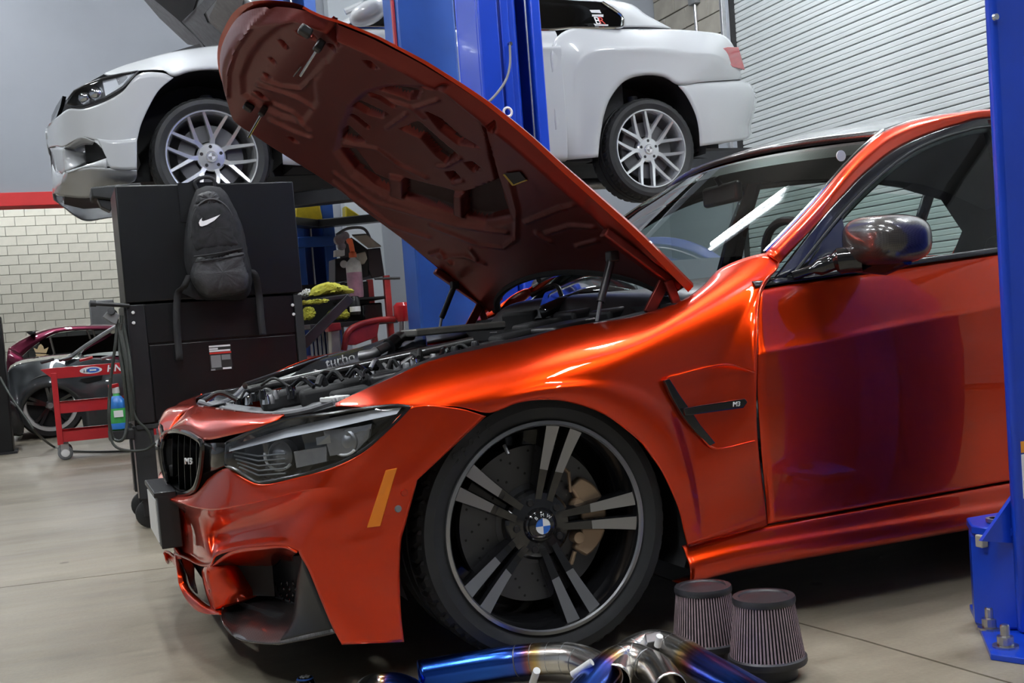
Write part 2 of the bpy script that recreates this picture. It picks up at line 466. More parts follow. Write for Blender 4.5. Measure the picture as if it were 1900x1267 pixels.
MB().bb(WR+.04, WR+.12, DY-.028, DY+.012, 0, 4.6).build('guide_gap', 'matte_black', dr, smooth=False)
MB().bb(WR-.03, WR+.06, DY+.012, DY+.05, 0, 4.6).build('guide_rail', 'steel', dr, smooth=False, bevel=.003)
# conduit with a box on the block wall
t = thing('electric_conduit', 'thin bright metal conduit dropping from a dark box on the block wall', 'conduit', (WR-.05, 7.15, 3.0))
p = atx(1291, 28, WR-.05)
MB().tube([(p.x, p.y, 2.4), (p.x, p.y, p.z+.12)], .018, 10).build('pipe', 'chrome', t)
MB().box((p.x+.0, p.y, p.z+.30), (.08, .13, .40)).build('switch_box', 'grey_plastic', t, bevel=.006)

# fluorescent fittings under the ceiling, some added to brighten dull areas
def lamp(x, y, z, ln, turn=0.0):
    t = thing('ceiling_light', 'twin-tube fluorescent batten fixed under the ceiling', 'ceiling light', (x, y, z), 'fluorescent battens under the ceiling')
    R3 = Matrix.Rotation(turn, 3, 'Z'); c = Vector((x, y, z))
    MB().box((x, y, z+.045), (.16, ln, .05), R3).build('housing', 'lamp_body', t, smooth=False, bevel=.006)
    for s in (-.045, .045):
        MB().tube([c+R3 @ Vector((s, -ln/2+.03, 0)), c+R3 @ Vector((s, ln/2-.03, 0))], .016, 8).build('tube', 'tube_light', t)
LAMPS = [(-3.4, -2.4), (-.8, -1.9), (1.85, -2.4), (-3.4, .7), (-.8, .7), (1.75, .7), (3.9, 1.2), (-3.4, 4.4), (-.8, 4.4), (3.9, 4.8), (-2.6, 7.0)]  # those by the roller door and above the pipes added to brighten them
for x, y in LAMPS: lamp(x, y, 4.75, 1.3)
lamp(1.90, 4.21, 4.75, .95, radians(28))
for x, y in [(-4, 11), (-.8, 11), (-4, 15), (-.8, 15), (-3, 19.5), (.5, 19.5), (-2.4, 22.6), (.2, 22.6)]: lamp(x, y, 4.75, 1.3)  # rearmost pair added to brighten the block wall
# ================================================================== wheels
def tyre_mesh(R, rin, wd, ngroove=56):
    s = MB(); prof = [(rin-.004, .014), (rin+.002, .004), (rin+.012, -.002), (rin+(R-rin)*.45, -.009), (rin+(R-rin)*.75, -.006), (R-.014, .004),
            (R-.006, .013), (R-.001, .03), (R, .06)]
    tread = [(R, .066), (R-.008, .068), (R-.008, .076), (R, .078), (R, wd/2-.006), (R-.008, wd/2-.004), (R-.008, wd/2+.004), (R, wd/2+.006)]
    back = [(R, wd-.06), (R-.006, wd-.013), (R-.014, wd-.004), (rin+.04, wd+.006), (rin, wd-.004)]
    P = prof+tread+back; n = ngroove*4; rows = []
    for idx, (r, h) in enumerate(P):
        row = []
        for k in range(n):
            rr, hh = r, h
            if k % 4 == 0 and (6 <= idx <= 8 or len(prof)+len(tread) <= idx <= len(prof)+len(tread)+1): rr -= .006
            if k % 4 == 0 and idx == 5: rr -= .002; hh += .003
            a = 2*pi*(k+(idx*.15 if idx > 6 else 0))/n
            row.append((rr*cos(a), hh, rr*sin(a)))
        rows.append(row)
    s.grid(rows, True); return s
def ang(a): return Vector((cos(a), 0, sin(a)))
def red_wheel(car, loc):
    R = .262
    rim = MB()
    rim.lathe([(.254, .012), (.256, .002), (.253, -.003), (.247, -.003), (.244, .004), (.238, .02), (.231, .05), (.226, .10), (.226, .22)], 96)
    rim.lathe([(.226, .215), (.075, .20), (0.0, .20)], 48)
    wh = rim.build('wheel', 'gloss_black', car, angle=30)
    tyre_mesh(.328, .255, .262).build('tyre', 'rubber', wh, angle=25)
    MB().lathe([(.2575, .004), (.2565, -.004), (.248, -.006), (.2445, -.001)], 96).build('rim_edge', 'machined', wh)
    def depth(r): return .050-.046*((r-.05)/.20)**1.5 if r > .05 else .050
    for k in range(5):
        a0 = radians(2+72*k)
        u = ang(a0); v = Vector((-sin(a0), 0, cos(a0)))
        for sgn in (-1, 1):
            s = MB(); N = 14; face = []; 
            secs = []
            for i in range(N+1):
                r = .045+.208*i/N; t = i/N
                off = sgn*(.0145+.012*t+.006*t*t); wd = .015+.010*t+.010*t*t
                d = depth(r); c = u*r+v*off
                secs.append((c, wd, d, t))
            for i in range(N):
                (c0, w0, d0, t0), (c1, w1, d1, t1) = secs[i], secs[i+1]
                P = []
                for c, wd, d in ((c0, w0, d0), (c1, w1, d1)):
                    y = Vector((0, 1, 0))
                    P += [c-v*(wd/2)+y*d, c+v*(wd/2)+y*d, c+v*(wd/2+.004)+y*(d+.012), c+v*(wd/2+.002)+y*(d+.045), c-v*(wd/2+.002)+y*(d+.045), c-v*(wd/2+.004)+y*(d+.012)]
                s.cur = 1 if t0 > .42 else 0
                k0 = s.add(P, [(0, 1, 7, 6)]); s.cur = 0
                for q in range(1, 6):
                    b = (q+1) % 6; s.f.append((k0+q, k0+b, k0+6+b, k0+6+q)); s.mi.append(0)
            s.build('spoke', ['gloss_black', 'machined'], wh, fix=False, angle=30)
    hub = MB().lathe([(0, .036), (.036, .036), (.040, .040), (.044, .046), (.078, .052), (.086, .060), (.086, .10), (0, .10)], 48); hub.build('hub', 'gloss_black', wh, angle=30)
    lug = MB()
    lug.lathe([(0, .044), (.008, .044), (.0095, .047), (.0095, .060), (.014, .061)], 12)
    lo = lug.build('lug_bolt', 'satin_black', wh)
    for k in range(5):
        o = lo if k == 0 else lo.copy()
        if k: COL.objects.link(o)
        o.parent = wh; p = ang(radians(38+72*k))*.060; o.location = p
    cap = MB(); cap.lathe([(0, .028), (.030, .028), (.034, .031), (.035, .037)], 48)
    cap.build('centre_cap', 'gloss_black', wh)
    em = MB(); n = 12
    for q in range(4):
        em.cur = q % 2
        c = [(0, .0265, 0)]+[(.019*cos(q*pi/2+pi/2*i/n), .0265, .019*sin(q*pi/2+pi/2*i/n)) for i in range(n+1)]
        em.add(c, [(0, i, i+1) for i in range(1, n+1)])
    em.build('emblem', ['emblem_white', 'emblem_blue'], wh, fix=False, smooth=False)
    MB().lathe([(.0205, .027), (.0195, .0255), (.0185, .027)], 40).build('emblem_ring', 'chrome', wh)
    for ch, a in (('B', 128), ('M', 90), ('W', 52)):
        t = text_mesh('letter', ch, .0125, 'emblem_white', None, ang(radians(a))*.0265+Vector((0, .027, 0)), ang(radians(a-90)), ang(radians(a)), .0006)
        t.parent = wh
    MB().lathe([(.10, .088), (.192, .088), (.192, .118), (.10, .118)], 72).lathe([(.100, .087), (.070, .080), (0, .08)], 48).build('brake_disc', 'disc_grey', wh, angle=30)
    dh = MB()
    for k in range(60):
        p = ang(2*pi*k/60)*(.125+.018*(k % 4)); dh.lathe([(0, .0872), (.0035, .0872)], 6, 'Y', (p.x, 0, p.z))
    dh.build('drill_holes', 'matte_black', wh)
    cal = MB(); arc = [radians(a) for a in range(-38, 39, 4)]
    def rr(a): return .122, .192-.030*abs(a/radians(38))**2.2
    out = [ang(a)*rr(a)[1] for a in arc]; inn = [ang(a)*rr(a)[0] for a in reversed(arc)]
    cal.prism([p+Vector((0, .066, 0)) for p in out+inn], (0, .07, 0))
    co = cal.build('brake_caliper', 'bronze', wh, bevel=.006, angle=30)
    for a in (-24, 16):
        p = ang(radians(a))*.118; MB().lathe([(0, .058), (.014, .058), (.016, .062), (.016, .10)], 20, 'Y', (p.x, 0, p.z)).build('caliper_piston', 'bronze', wh)
    pn = MB(); pn.tube([ang(radians(-40))*.13+Vector((0, .075, 0)), ang(radians(-52))*.145+Vector((0, .08, 0))], .006, 8); pn.build('bleed_nipple', 'bronze', wh); pn = MB(); pn.tube([ang(radians(34))*.118+Vector((0, .07, 0)), ang(radians(50))*.15+Vector((0, .07, 0)), ang(radians(62))*.16+Vector((0, .09, 0))], .005, 8)
    pn.build('brake_hose', 'bronze', wh)
    MB().tube([ang(radians(112))*.222+Vector((0, .03, 0)), ang(radians(113))*.20+Vector((0, .018, 0))], .005, 8).build('valve', 'dull_steel', wh)
    for i, ch in enumerate('Sport'):
        a = radians(139-i*5.2)
        t = text_mesh('letter', ch, .030, 'satin_black', None, ang(a)*.291+Vector((0, -.0088, 0)), ang(a-pi/2), ang(a), .0006, shear=.25); t.parent = wh
    wh.location = loc
    return wh
def white_wheel(car, loc):
    rim = MB()
    rim.lathe([(.252, .012), (.2535, .002), (.250, -.003), (.243, -.002), (.240, .006), (.234, .02), (.228, .05), (.222, .20)], 72)
    wh = rim.build('wheel', 'silver_wheel', car, angle=30)
    MB().lathe([(.222, .19), (.09, .17), (0, .17)], 40).build('wheel_back', 'matte_black', wh)
    tyre_mesh(.326, .251, .245, 40).build('tyre', 'rubber', wh, angle=25)
    def depth(r): return .040-.038*max(0, (r-.06)/.19)**1.6
    def prong(s, path, w0, w1):
        N = len(path)-1; rows = []
        for i, (r, a) in enumerate(path):
            p = ang(a)*r; q = ang(path[min(i+1, N)][1])*path[min(i+1, N)][0]-ang(path[max(i-1, 0)][1])*path[max(i-1, 0)][0]
            q.normalize(); v = Vector((-q.z, 0, q.x)); wd = lerp(w0, w1, i/N); d = depth(r); y = Vector((0, 1, 0))
            rows.append([p-v*wd/2*.8+y*d, p+v*wd/2*.8+y*d, p+v*wd/2+y*(d+.008), p+v*wd/2+y*(d+.032), p-v*wd/2+y*(d+.032), p-v*wd/2+y*(d+.008)])
        s.grid(rows, True)
    for k in range(7):
        a0 = radians(90-9+360/7*k); s = MB(); h = radians(360/14)
        prong(s, [(.05, a0), (.09, a0), (.125, a0)], .036, .026)
        for sg in (-1, 1):
            prong(s, [(.105, a0+sg*.03), (.15, a0+sg*h*.33), (.20, a0+sg*h*.50), (.246, a0+sg*h*.60)], .026, .018)
        s.build('spoke', 'silver_wheel', wh, angle=30)
    MB().lathe([(0, .026), (.028, .026), (.032, .030), (.033, .036), (.072, .038), (.080, .046), (.080, .09), (0, .09)], 40).build('hub', 'silver_wheel', wh, angle=30)
    lo = MB().lathe([(0, .0365), (.0095, .0365), (.010, .045)], 12).build('lug_bolt', 'satin_black', wh)
    for k in range(5):
        o = lo if k == 0 else lo.copy()
        if k: COL.objects.link(o)
        o.parent = wh; o.location = ang(radians(20+72*k))*.056
    em = MB(); n = 8
    for q in range(4):
        em.cur = q % 2; c = [(0, .0255, 0)]+[(.019*cos(q*pi/2+pi/2*i/n), .0255, .019*sin(q*pi/2+pi/2*i/n)) for i in range(n+1)]
        em.add(c, [(0, i, i+1) for i in range(1, n+1)])
    em.build('emblem', ['grey_vinyl', 'emblem_white'], wh, fix=False, smooth=False)
    MB().lathe([(.09, .075), (.18, .075), (.18, .10), (.09, .10)], 48).build('brake_disc', 'disc_grey', wh)
    wh.location = loc; return wh

# ================================================================== red car
YC = .91
car = thing('sports_sedan', 'glossy orange-red sports sedan with its bonnet raised and black double-spoke wheels', 'car', (1.4, YC, 0))
_plan = table([(-.031, -.30), (-.03, -.36), (-.02, -.43), (0, -.50), (.04, -.565), (.1, -.62), (.2, -.675), (.35, -.725), (.55, -.76), (.75, -.783), (.95, -.79)])
def wrap(px, py, d=0.0):
    lo, hi = -.03, .95
    if at(px, py, lo).x-(_plan(lo)+d) > 0: return at(px, py, lo)
    for _ in range(40):
        m = (lo+hi)/2
        if at(px, py, m).x-(_plan(m)+d) > 0: hi = m
        else: lo = m
    return at(px, py, hi)
def both(mb, name, mat, **k):
    a = mb.build(name, mat, car, **k); b = mb.mirror(YC).build(name, mat, car, **k); return a, b

# ---- front wing (fender)
Iw = [(622, 752, .15), (690, 754, .05), (760, 754, .0), (846, 754, -.020), (908, 766, -.03), (960, 748, -.03), (1010, 742, -.03), (1060, 748, -.03), (1120, 770, -.03),
      (1180, 815, -.03), (1204, 844, -.03), (1228, 880, -.03), (1255, 940, -.03), (1268, 985, -.03), (1276, 1012, -.028)]
Ow = [(622, 748, .16), (700, 712, .16), (800, 669, .16), (900, 645, .16), (975, 628, .16), (1050, 607, .16), (1180, 585, .16), (1285, 547, .16), (1338, 497, .15), (1419, 470, .09), (1446, 490, .052),
      (1410, 534, .018), (1404, 640, -.034), (1405, 800, -.036), (1424, 974, -.018)]
prof_s = [0, .04, .13, .30, .5, .68, .84, .94, 1]
rows = []
gtop = table([(0, 0), (.04, -.02), (.13, -.03), (.30, .0), (.5, .09), (.68, .26), (.84, .56), (.94, .82), (1, 1)])
for s in prof_s:
    row = []
    for i, (a, b) in enumerate(zip(Iw, Ow)):
        x = lerp(a[0], b[0], s); y = lerp(a[1], b[1], s)
        wt = [0, .1, .3, .7, 1, 1, 1, 1, .85, .6, .4, .2, 0, 0, 0][i]; base = s**1.1 if i <= 3 else s**1.7
        yy = lerp(a[2], b[2], lerp(base, gtop(s), wt))
        k = [0, 0, 0, 0, .3, .8, 1, 1, 1, 1, 1, 1, .8, .5, 0][i]
        if s in (.04, .13): yy -= .006*k
        if s == .30: yy += .002*k
        row.append(at(x, y, yy))
    rows.append(row)
WD = relax(net(rows, 7, 4), 60)
for i in range(10):                                      # pressed lip round the wheel opening
    for j in range(len(WD[0])):
        kk = table([(0, 0), (28, 0), (42, 1), (84, 1), (98, 0)])(j); WD[i][j].y -= .008*kk*(1 if i < 9 else .3)
both(MB().grid(WD), 'front_wing', 'orange_paint', solid=.004, angle=60)

# ---- bumper: face below lamp and grille
T = [(902, 772, 0), (845, 757, 0), (760, 757, .006), (692, 826, .004), (628, 864, .004), (546, 887, .004), (484, 898, .004), (442, 878, .01), (418, 869, .012), (386, 888, .012), (363, 914, .008), (330, 918, .006), (300, 900, .01)]
Cq = [(775, 890, 0), (742, 902, 0), (700, 910, 0), (655, 908, 0), (610, 905, 0), (565, 910, -.002), (510, 924, -.010), (455, 936, -.018), (405, 945, -.024), (366, 942, -.026), (338, 934, -.024), (312, 925, -.020), (293, 911, -.016)]
Eq = [(745, 1000, 0), (697, 1005.5, 0), (649, 1011, 0), (601, 1016.5, 0), (553, 1022, 0), (529, 1011, .004), (492, 1011, .008), (434, 1019, .006), (400, 1030, -.004), (391, 1047, -.012), (372, 1048, -.004), (350, 1037, .004), (322, 1026, .008)]
CW = [0, 0, 0, 0, .15, .5, .85, 1, .85, .45, .6, .9, 1]
def rowmix(A, B, t, dd=0):
    return [wrap(lerp(a[0], b[0], t), lerp(a[1], b[1], t), lerp(a[2], b[2], t)+dd*CW[i]) for i, (a, b) in enumerate(zip(A, B))]
NR = [rowmix(T, Cq, 0), rowmix(T, Cq, .12, -.003), rowmix(T, Cq, .5, -.002), rowmix(T, Cq, .90, -.002), rowmix(T, Cq, 1),
      rowmix(Cq, Eq, .05, .014), rowmix(Cq, Eq, .20, .042), rowmix(Cq, Eq, .5, .052), rowmix(Cq, Eq, .82, .026), rowmix(Cq, Eq, 1)]
Ba = [(553, 1022), (572, 1057), (593, 1108), (614, 1158), (634, 1196)]
Bb = [(745, 1000), (742, 1040), (742, 1090), (745, 1145), (750, 1191)]
for a, b in list(zip(Ba, Bb))[1:]:
    r = [wrap(lerp(b[0], a[0], i/4), lerp(b[1], a[1], i/4), 0) for i in range(5)]
    while len(r) < 13: r.append(r[-1]*2-r[-2])
    NR.append(r)
D = relax(net(NR, 6, 6), 2); mb = MB(); mb.grid(D[:55]); mb.grid([r[:25] for r in D[54:]])
# strut between the intakes, lower lip of the middle intake
mb.grid(net([[wrap(391, 1047, -.012), wrap(430, 1050, .05), wrap(470, 1062, .11)], [wrap(384, 1058, -.01), wrap(428, 1064, .04), wrap(472, 1070, .11)], [wrap(389, 1095, -.004), wrap(435, 1095, .04), wrap(480, 1092, .11)], [wrap(399, 1131, 0), wrap(440, 1118, .05), wrap(484, 1103, .11)]], 6, 5))
mb.grid(net([[wrap(391, 1047, -.012), wrap(384, 1058, -.01), wrap(389, 1095, -.004), wrap(399, 1131, 0)], [wrap(381, 1048, -.006), wrap(374, 1062, .0), wrap(381, 1098, .004), wrap(392, 1129, .006)]], 6, 4))
mb.grid(net([[wrap(322, 1026, .008), wrap(328, 1062, -.02), wrap(332, 1085, -.022), wrap(344, 1109, -.02), wrap(361, 1129, -.016), wrap(382, 1139, -.01), wrap(411, 1141, 0)],
             [wrap(328, 1030, .02), wrap(338, 1060, .0), wrap(346, 1085, .0), wrap(356, 1102, .0), wrap(371, 1116, .0), wrap(388, 1128, .004), wrap(412, 1132, .02)],
             [wrap(332, 1034, .06), wrap(345, 1062, .06), wrap(352, 1085, .06), wrap(362, 1100, .06), wrap(376, 1112, .06), wrap(392, 1122, .06), wrap(414, 1126, .06)]], 6, 5))
# inner shelf of the outer intake
mb.grid(net([[wrap(391, 1049, -.010), wrap(434, 1020, .006), wrap(492, 1012, .008), wrap(530, 1012, .005), wrap(553, 1023, 0)],
             [wrap(395, 1060, .05), wrap(440, 1048, .07), wrap(490, 1038, .075), wrap(520, 1024, .07), wrap(545, 1030, .05)],
             [wrap(400, 1063, .10), wrap(450, 1058, .13), wrap(505, 1050, .14), wrap(522, 1036, .14), wrap(545, 1040, .12)]], 6, 5))
# nose panel above the grille
Nb = [(298, 822, .0), (306, 806, .0), (330, 800, .004), (352, 803, .006), (378, 817, .008), (430, 807, .014), (480, 796, .02), (510, 787, .03), (527, 771, .05)]
Nt = [(303, 812, .01), (320, 790, .03), (340, 768, .06), (359, 752, .10), (386, 754, .11), (420, 759, .11), (456, 764, .10), (492, 767, .085), (527, 768, .06)]
mb.grid(net([[wrap(lerp(a[0], b[0], t), lerp(a[1], b[1], t), lerp(a[2], b[2], t*t)-.006*sin(pi*t)) for a, b in zip(Nb, Nt)] for t in (0, .12, .35, .65, 1)], 6, 5))
both(mb, 'front_bumper', 'orange_paint', solid=.004, angle=55)

# ---- splitter, fin and mesh of the outer intake
sp = MB()
La = [(411, 1133, .02), (412, 1152, .0), (434, 1181, .0), (463, 1190, 0), (515, 1194, 0), (570, 1184, 0), (621, 1172, .0)]
Lb = [(416, 1124, .03), (435, 1119, .06), (455, 1113, .09), (483, 1104, .12), (515, 1110, .14), (545, 1120, .12), (593, 1130, .05)]
sp.grid(net([[wrap(lerp(a[0], b[0], t), lerp(a[1], b[1], t), lerp(a[2], b[2], t)) for a, b in zip(La, Lb)] for t in (0, .15, .5, 1)], 6, 5))
sp.grid([[wrap(*a) for a in La], [wrap(a[0]+2, a[1]+3, a[2]+.01) for a in La], [wrap(a[0]+30, a[1]-6, a[2]+.12) for a in La]])
both(sp, 'splitter', 'carbon', solid=.003)
fn = MB(); fn.grid(net([[wrap(560, 1034, .012), wrap(568, 1052, .008), wrap(594, 1112, .006), wrap(622, 1172, .006)], [wrap(553, 1060, .06), wrap(552, 1085, .05), wrap(560, 1130, .035), wrap(570, 1180, .01)], [wrap(551, 1085, .10), wrap(547, 1110, .08), wrap(541, 1152, .05), wrap(520, 1187, .008)]], 6, 5))
both(fn, 'splitter_fin', 'satin_black', solid=.003)
mesh_bg = MB(); mesh_bg.grid([[wrap(470, 1040, .16), wrap(560, 1030, .16)], [wrap(470, 1120, .16), wrap(560, 1150, .16)]])
both(mesh_bg, 'intake_back', 'matte_black')
hx = MB()
for r in range(5):
    for c in range(5):
        p = wrap(500+c*11+(5 if r % 2 else 0), 1082+r*11, .145); q = [p+Vector((.0, .006*cos(pi/3*k), .006*sin(pi/3*k))) for k in range(6)]
        hx.tube(q+[q[0]], .0016, 5, False)
both(hx, 'intake_mesh', 'gloss_black')
# middle intake darkness, crash bar and underside
MB().prism([(-.735, .70, .19), (-.735, 1.12, .19), (-.68, 1.38, .19), (-.60, 1.46, .19), (-.60, .36, .19), (-.68, .44, .19)], (0, 0, .21)).build('middle_intake_back', 'matte_black', car, smooth=False)
MB().prism([(-.70, .55, .15), (-.70, 1.27, .15), (-.62, 1.55, .15), (-.40, 1.72, .15), (-.40, .10, .15), (-.62, .27, .15)], (0, 0, .02)).build('undertray', 'underbody', car)

# ---- lamp units
top = [(760, 755), (735, 752), (690, 756), (650, 761), (615, 767), (570, 772), (530, 778), (470, 800), (421, 821)]
bot = [(760, 755), (735, 782), (690, 823), (655, 846), (626, 861), (585, 874), (545, 884), (484, 895), (466, 889), (440, 872), (419, 864)]
def lampd(px): return lerp(.004, .02, max(0, min(1, (px-420)/340)))
def curve_w(pts, d): return resample(spline([wrap(a, b, lampd(a)+d) for a, b in pts], 6), 40)
A, B = curve_w(top, .012), curve_w(bot, 0)
lens = MB().grid(ruled(A, B, 40, 8, (-.006, -.010, 0))); both(lens, 'lamp_lens', 'lens', angle=60)
A2, B2 = curve_w(top, .05), curve_w(bot, .045)
house = MB().grid(ruled(A2, B2, 40, 6, (.02, .02, 0))); house.grid([A, A2]); house.grid([B, B2])
both(house, 'lamp_housing', 'gloss_black')
edge = MB().tube(A+list(reversed(B)), .004, 6, False); both(edge, 'lamp_rim', 'trim_black')
bs = MB(); bs.grid([[wrap(a, b, lampd(a)+.042) for a, b in [(745, 756), (690, 761), (615, 775), (530, 795), (425, 828)]], [wrap(a, b, lampd(a)+.006) for a, b in [(736, 768), (690, 778), (615, 795), (530, 812), (425, 838)]]])
both(bs, 'daylight_strip', 'emblem_white')
for cxp, cyp, rp in ((640, 820, .030), (520, 845, .034)):
    pr = MB(); p = wrap(cxp, cyp, .050); n = Vector((-.72, -.68, .02)).normalized(); e1 = n.cross(Vector((0, 0, 1))).normalized(); e2 = e1.cross(n)
    for (r1, h1), (r2, h2) in zip([(rp, -.03), (rp, .0), (rp*.86, .004), (rp*.8, -.006), (rp*.5, .004)], [(rp, .0), (rp*.86, .004), (rp*.8, -.006), (rp*.5, .004), (0, .008)]):
        pr.grid([[p+n*h+(e1*cos(2*pi*k/28)+e2*sin(2*pi*k/28))*r for k in range(28)] for r, h in ((r1, h1), (r2, h2))], True)
    both(pr, 'projector', 'dull_steel')
    rg = MB().tube([p+n*.006+(e1*cos(2*pi*k/28)*1.15+e2*sin(2*pi*k/28)*.95)*rp for k in range(17, 30)], .0035, 6); both(rg, 'corona_ring', 'white_plastic')
for pts, mt, nm in (([(600, 800), (688, 788), (684, 812), (660, 838), (612, 846)], 'dull_steel', 'lamp_reflector'), ([(586, 812), (612, 806), (614, 822), (588, 826)], 'chrome', 'lamp_bezel'), ([(640, 797), (690, 786), (688, 796), (641, 807)], 'chrome', 'lamp_bezel'), ([(545, 838), (606, 828), (606, 856), (550, 868)], 'dull_steel', 'lamp_reflector')):
    q = MB().prism([wrap(a, b, .036) for a, b in pts], (.006, .008, 0)); both(q, nm, mt, smooth=False)
for k in range(5):
    q = MB().tube([wrap(432+k*3, 838+k*7, .03), wrap(480, 846+k*9, .028), wrap(530, 842+k*9, .03)], .0022, 5); both(q, 'lamp_rib', 'grey_plastic')
# ---- kidney grille
kid = [(297, 828), (300, 812), (308, 804), (326, 800), (346, 803), (366, 813), (376, 824), (375, 850), (372, 876), (364, 903), (350, 914), (332, 915), (316, 902), (306, 880), (300, 855)]
K = [wrap(a, b, .004) for a, b in kid]; Ks = spline(K+[K[0]], 4)
both(MB().tube(Ks, .008, 8, False), 'grille_frame', 'gloss_black')
cen = sum(K, Vector())/len(K)
gb = MB(); gb.add([cen+Vector((.07, .03, 0))]+[k+Vector((.055, .015, 0)) for k in K], [(0, i+1, (i+1) % len(K)+1) for i in range(len(K))]); gb.grid([K+[K[0]], [k+Vector((.055, .015, 0)) for k in K+[K[0]]]])
both(gb, 'grille_back', 'matte_black')
for k in range(6):
    t = (k+.6)/6.4; a = lerp(302, 374, t); b0 = lerp(812, 822, t)-9*sin(pi*t); b1 = [878, 898, 908, 912, 910, 898][k]
    q = MB(); P = [wrap(a, b0, .016), wrap(a-1, lerp(b0, b1, .3), .006), wrap(a, lerp(b0, b1, .7), .008), wrap(a+1, b1, .018)]
    S = spline(P, 5); q.grid([[p+Vector((.028, .010, 0)) for p in S], [p+Vector((0, -.0045, 0)) for p in S], [p+Vector((0, .0045, 0)) for p in S], [p+Vector((.028, .016, 0)) for p in S]])
    both(q, 'grille_slat', 'satin_black')
text_mesh('grille_badge', 'M3', .024, 'emblem_white', car, wrap(350, 856, -.004), (.55, -.83, 0), (0, 0, 1), .002)
br = MB().grid([[wrap(377, 822, .006), wrap(400, 822, .012), wrap(420, 822, .016)], [wrap(375, 850, .006), wrap(398, 848, .012), wrap(420, 845, .018)], [wrap(372, 880, .008), wrap(392, 874, .014), wrap(420, 866, .018)]])
both(br, 'grille_wing', 'gloss_black', solid=.003)
MB().prism([(-.70, .60, .45), (-.70, 1.22, .45), (-.60, 1.40, .45), (-.54, 1.40, .45), (-.54, .42, .45), (-.60, .42, .45)], (0, 0, .17)).build('radiator_core', 'matte_black', car)
# ---- number plate
pl = MB(); q = [at(292, 918, .68), at(328, 1030, .68)]
PX = -.822
plate = MB().bb(PX-.012, PX+.012, .725, 1.055, .290, .425).build('number_plate', 'grey_plastic', car, bevel=.004)
MB().bb(PX-.0145, PX-.012, .745, 1.035, .300, .415).build('plate_face', 'white_plastic', plate, smooth=False)
MB().bb(PX-.018, PX+.04, .715, 1.065, .425, .440).bb(PX-.010, PX+.045, .715, .728, .285, .43).build('plate_holder', 'satin_black', plate, bevel=.003)
# ---- amber side marker, parking sensor
sm = MB().prism([wrap(a, b, 0)+Vector((-.002, -.003, 0)) for a, b in [(716, 872), (737, 868), (706, 976), (681, 979)]], (.004, .006, 0)); both(sm, 'side_marker', 'amber', smooth=False, bevel=.0015)
for a, b, nm, mt in ((739, 944, 'parking_sensor', 'grey_plastic'), (750, 914, 'parking_sensor', 'orange_paint')):
    p = wrap(a, b, 0); both(MB().lathe([(0, -.002), (.007, -.002), (.008, 0), (.009, .004)], 20, 'Y', p), nm, mt)

# ---- side of the body
zb = lambda x: .257+(x-.6)*.016
zc = lambda x: .702+(x-.682)*.0905
zt = lambda x: .861+(x-.655)*.061
def side_rows(xs):
    rows = []
    for f in (lambda x: (zb(x), -.010), lambda x: (zb(x)+.012, -.016), lambda x: (.33+.02*(x-.6), -.026), lambda x: (.44+.04*(x-.6), -.036), lambda x: (zc(x)-.13, -.038), lambda x: (zc(x)-.05, -.034), lambda x: (zc(x)-.012, -.035),
              lambda x: (zc(x), -.034), lambda x: (zc(x)+.02, -.024), lambda x: (zc(x)+.07, -.004), lambda x: (zt(x)-.02, .022), lambda x: (zt(x), .034)):
        rows.append([Vector((x, f(x)[1]+(.10*max(0, x-2.9)**2), f(x)[0])) for x in xs])
    return rows
def door_x(z, x0): return x0
fd = side_rows([.612, .75, .95, 1.15, 1.35, 1.612])
for r in fd:                                             # front shut line leans and curves like the wing edge
    z = r[0].z; r[0].x = table([(.25, .596), (.40, .580), (.502, .572), (.62, .577), (.719, .588), (.80, .612), (.862, .643)])(z)+.005
door = both(MB().grid(net(fd, 6, 4)), 'front_door', 'orange_paint', solid=.004, angle=50)
both(MB().grid(net(side_rows([1.62, 1.8, 2.0, 2.2, 2.40]), 6, 4)), 'rear_door', 'orange_paint', solid=.004, angle=50)
# rear quarter with wheel opening
def rear_wing():
    rows = []; angs = [radians(a) for a in range(200, -21, -20)]
    inner = [Vector((2.812+.372*cos(a), -.04, max(.15, .328+.365*sin(a)))) for a in angs]
    outer = [Vector((2.41, -.02, .26)), Vector((2.41, -.036, .45)), Vector((2.41, -.036, .65)), Vector((2.41, -.01, .82)), Vector((2.45, .034, .97)), Vector((2.65, .05, .985)), Vector((2.9, .07, .985)),
             Vector((3.2, .10, .98)), Vector((3.6, .16, .96)), Vector((3.82, .22, .80)), Vector((3.86, .26, .55)), Vector((3.8, .22, .25))]
    for t in (0, .1, .3, .6, .85, 1): rows.append([i.lerp(o, t) if t not in (.3,) else i.lerp(o, t)+Vector((0, -.02, 0)) for i, o in zip(inner, outer)])
    return rows
both(MB().grid(net(rear_wing(), 6, 4)), 'rear_wing', 'orange_paint', solid=.004, angle=50)
sill = []
for f in (lambda x: (zb(x)-.004, -.002), lambda x: (zb(x)-.012, -.012), lambda x: (.222, -.022), lambda x: (.205, -.034), lambda x: (.185, -.036), lambda x: (.160, -.028), lambda x: (.148, .0), lambda x: (.146, .06)):
    sill.append([Vector((x, f(x)[1], f(x)[0]-(.0 if x > .5 else .012*(.5-x)/.14))) for x in (.353, .45, .6, 1.0, 1.6, 2.2, 2.43)])
both(MB().grid(net(sill, 6, 4)), 'sill', 'orange_paint', solid=.004, angle=50)
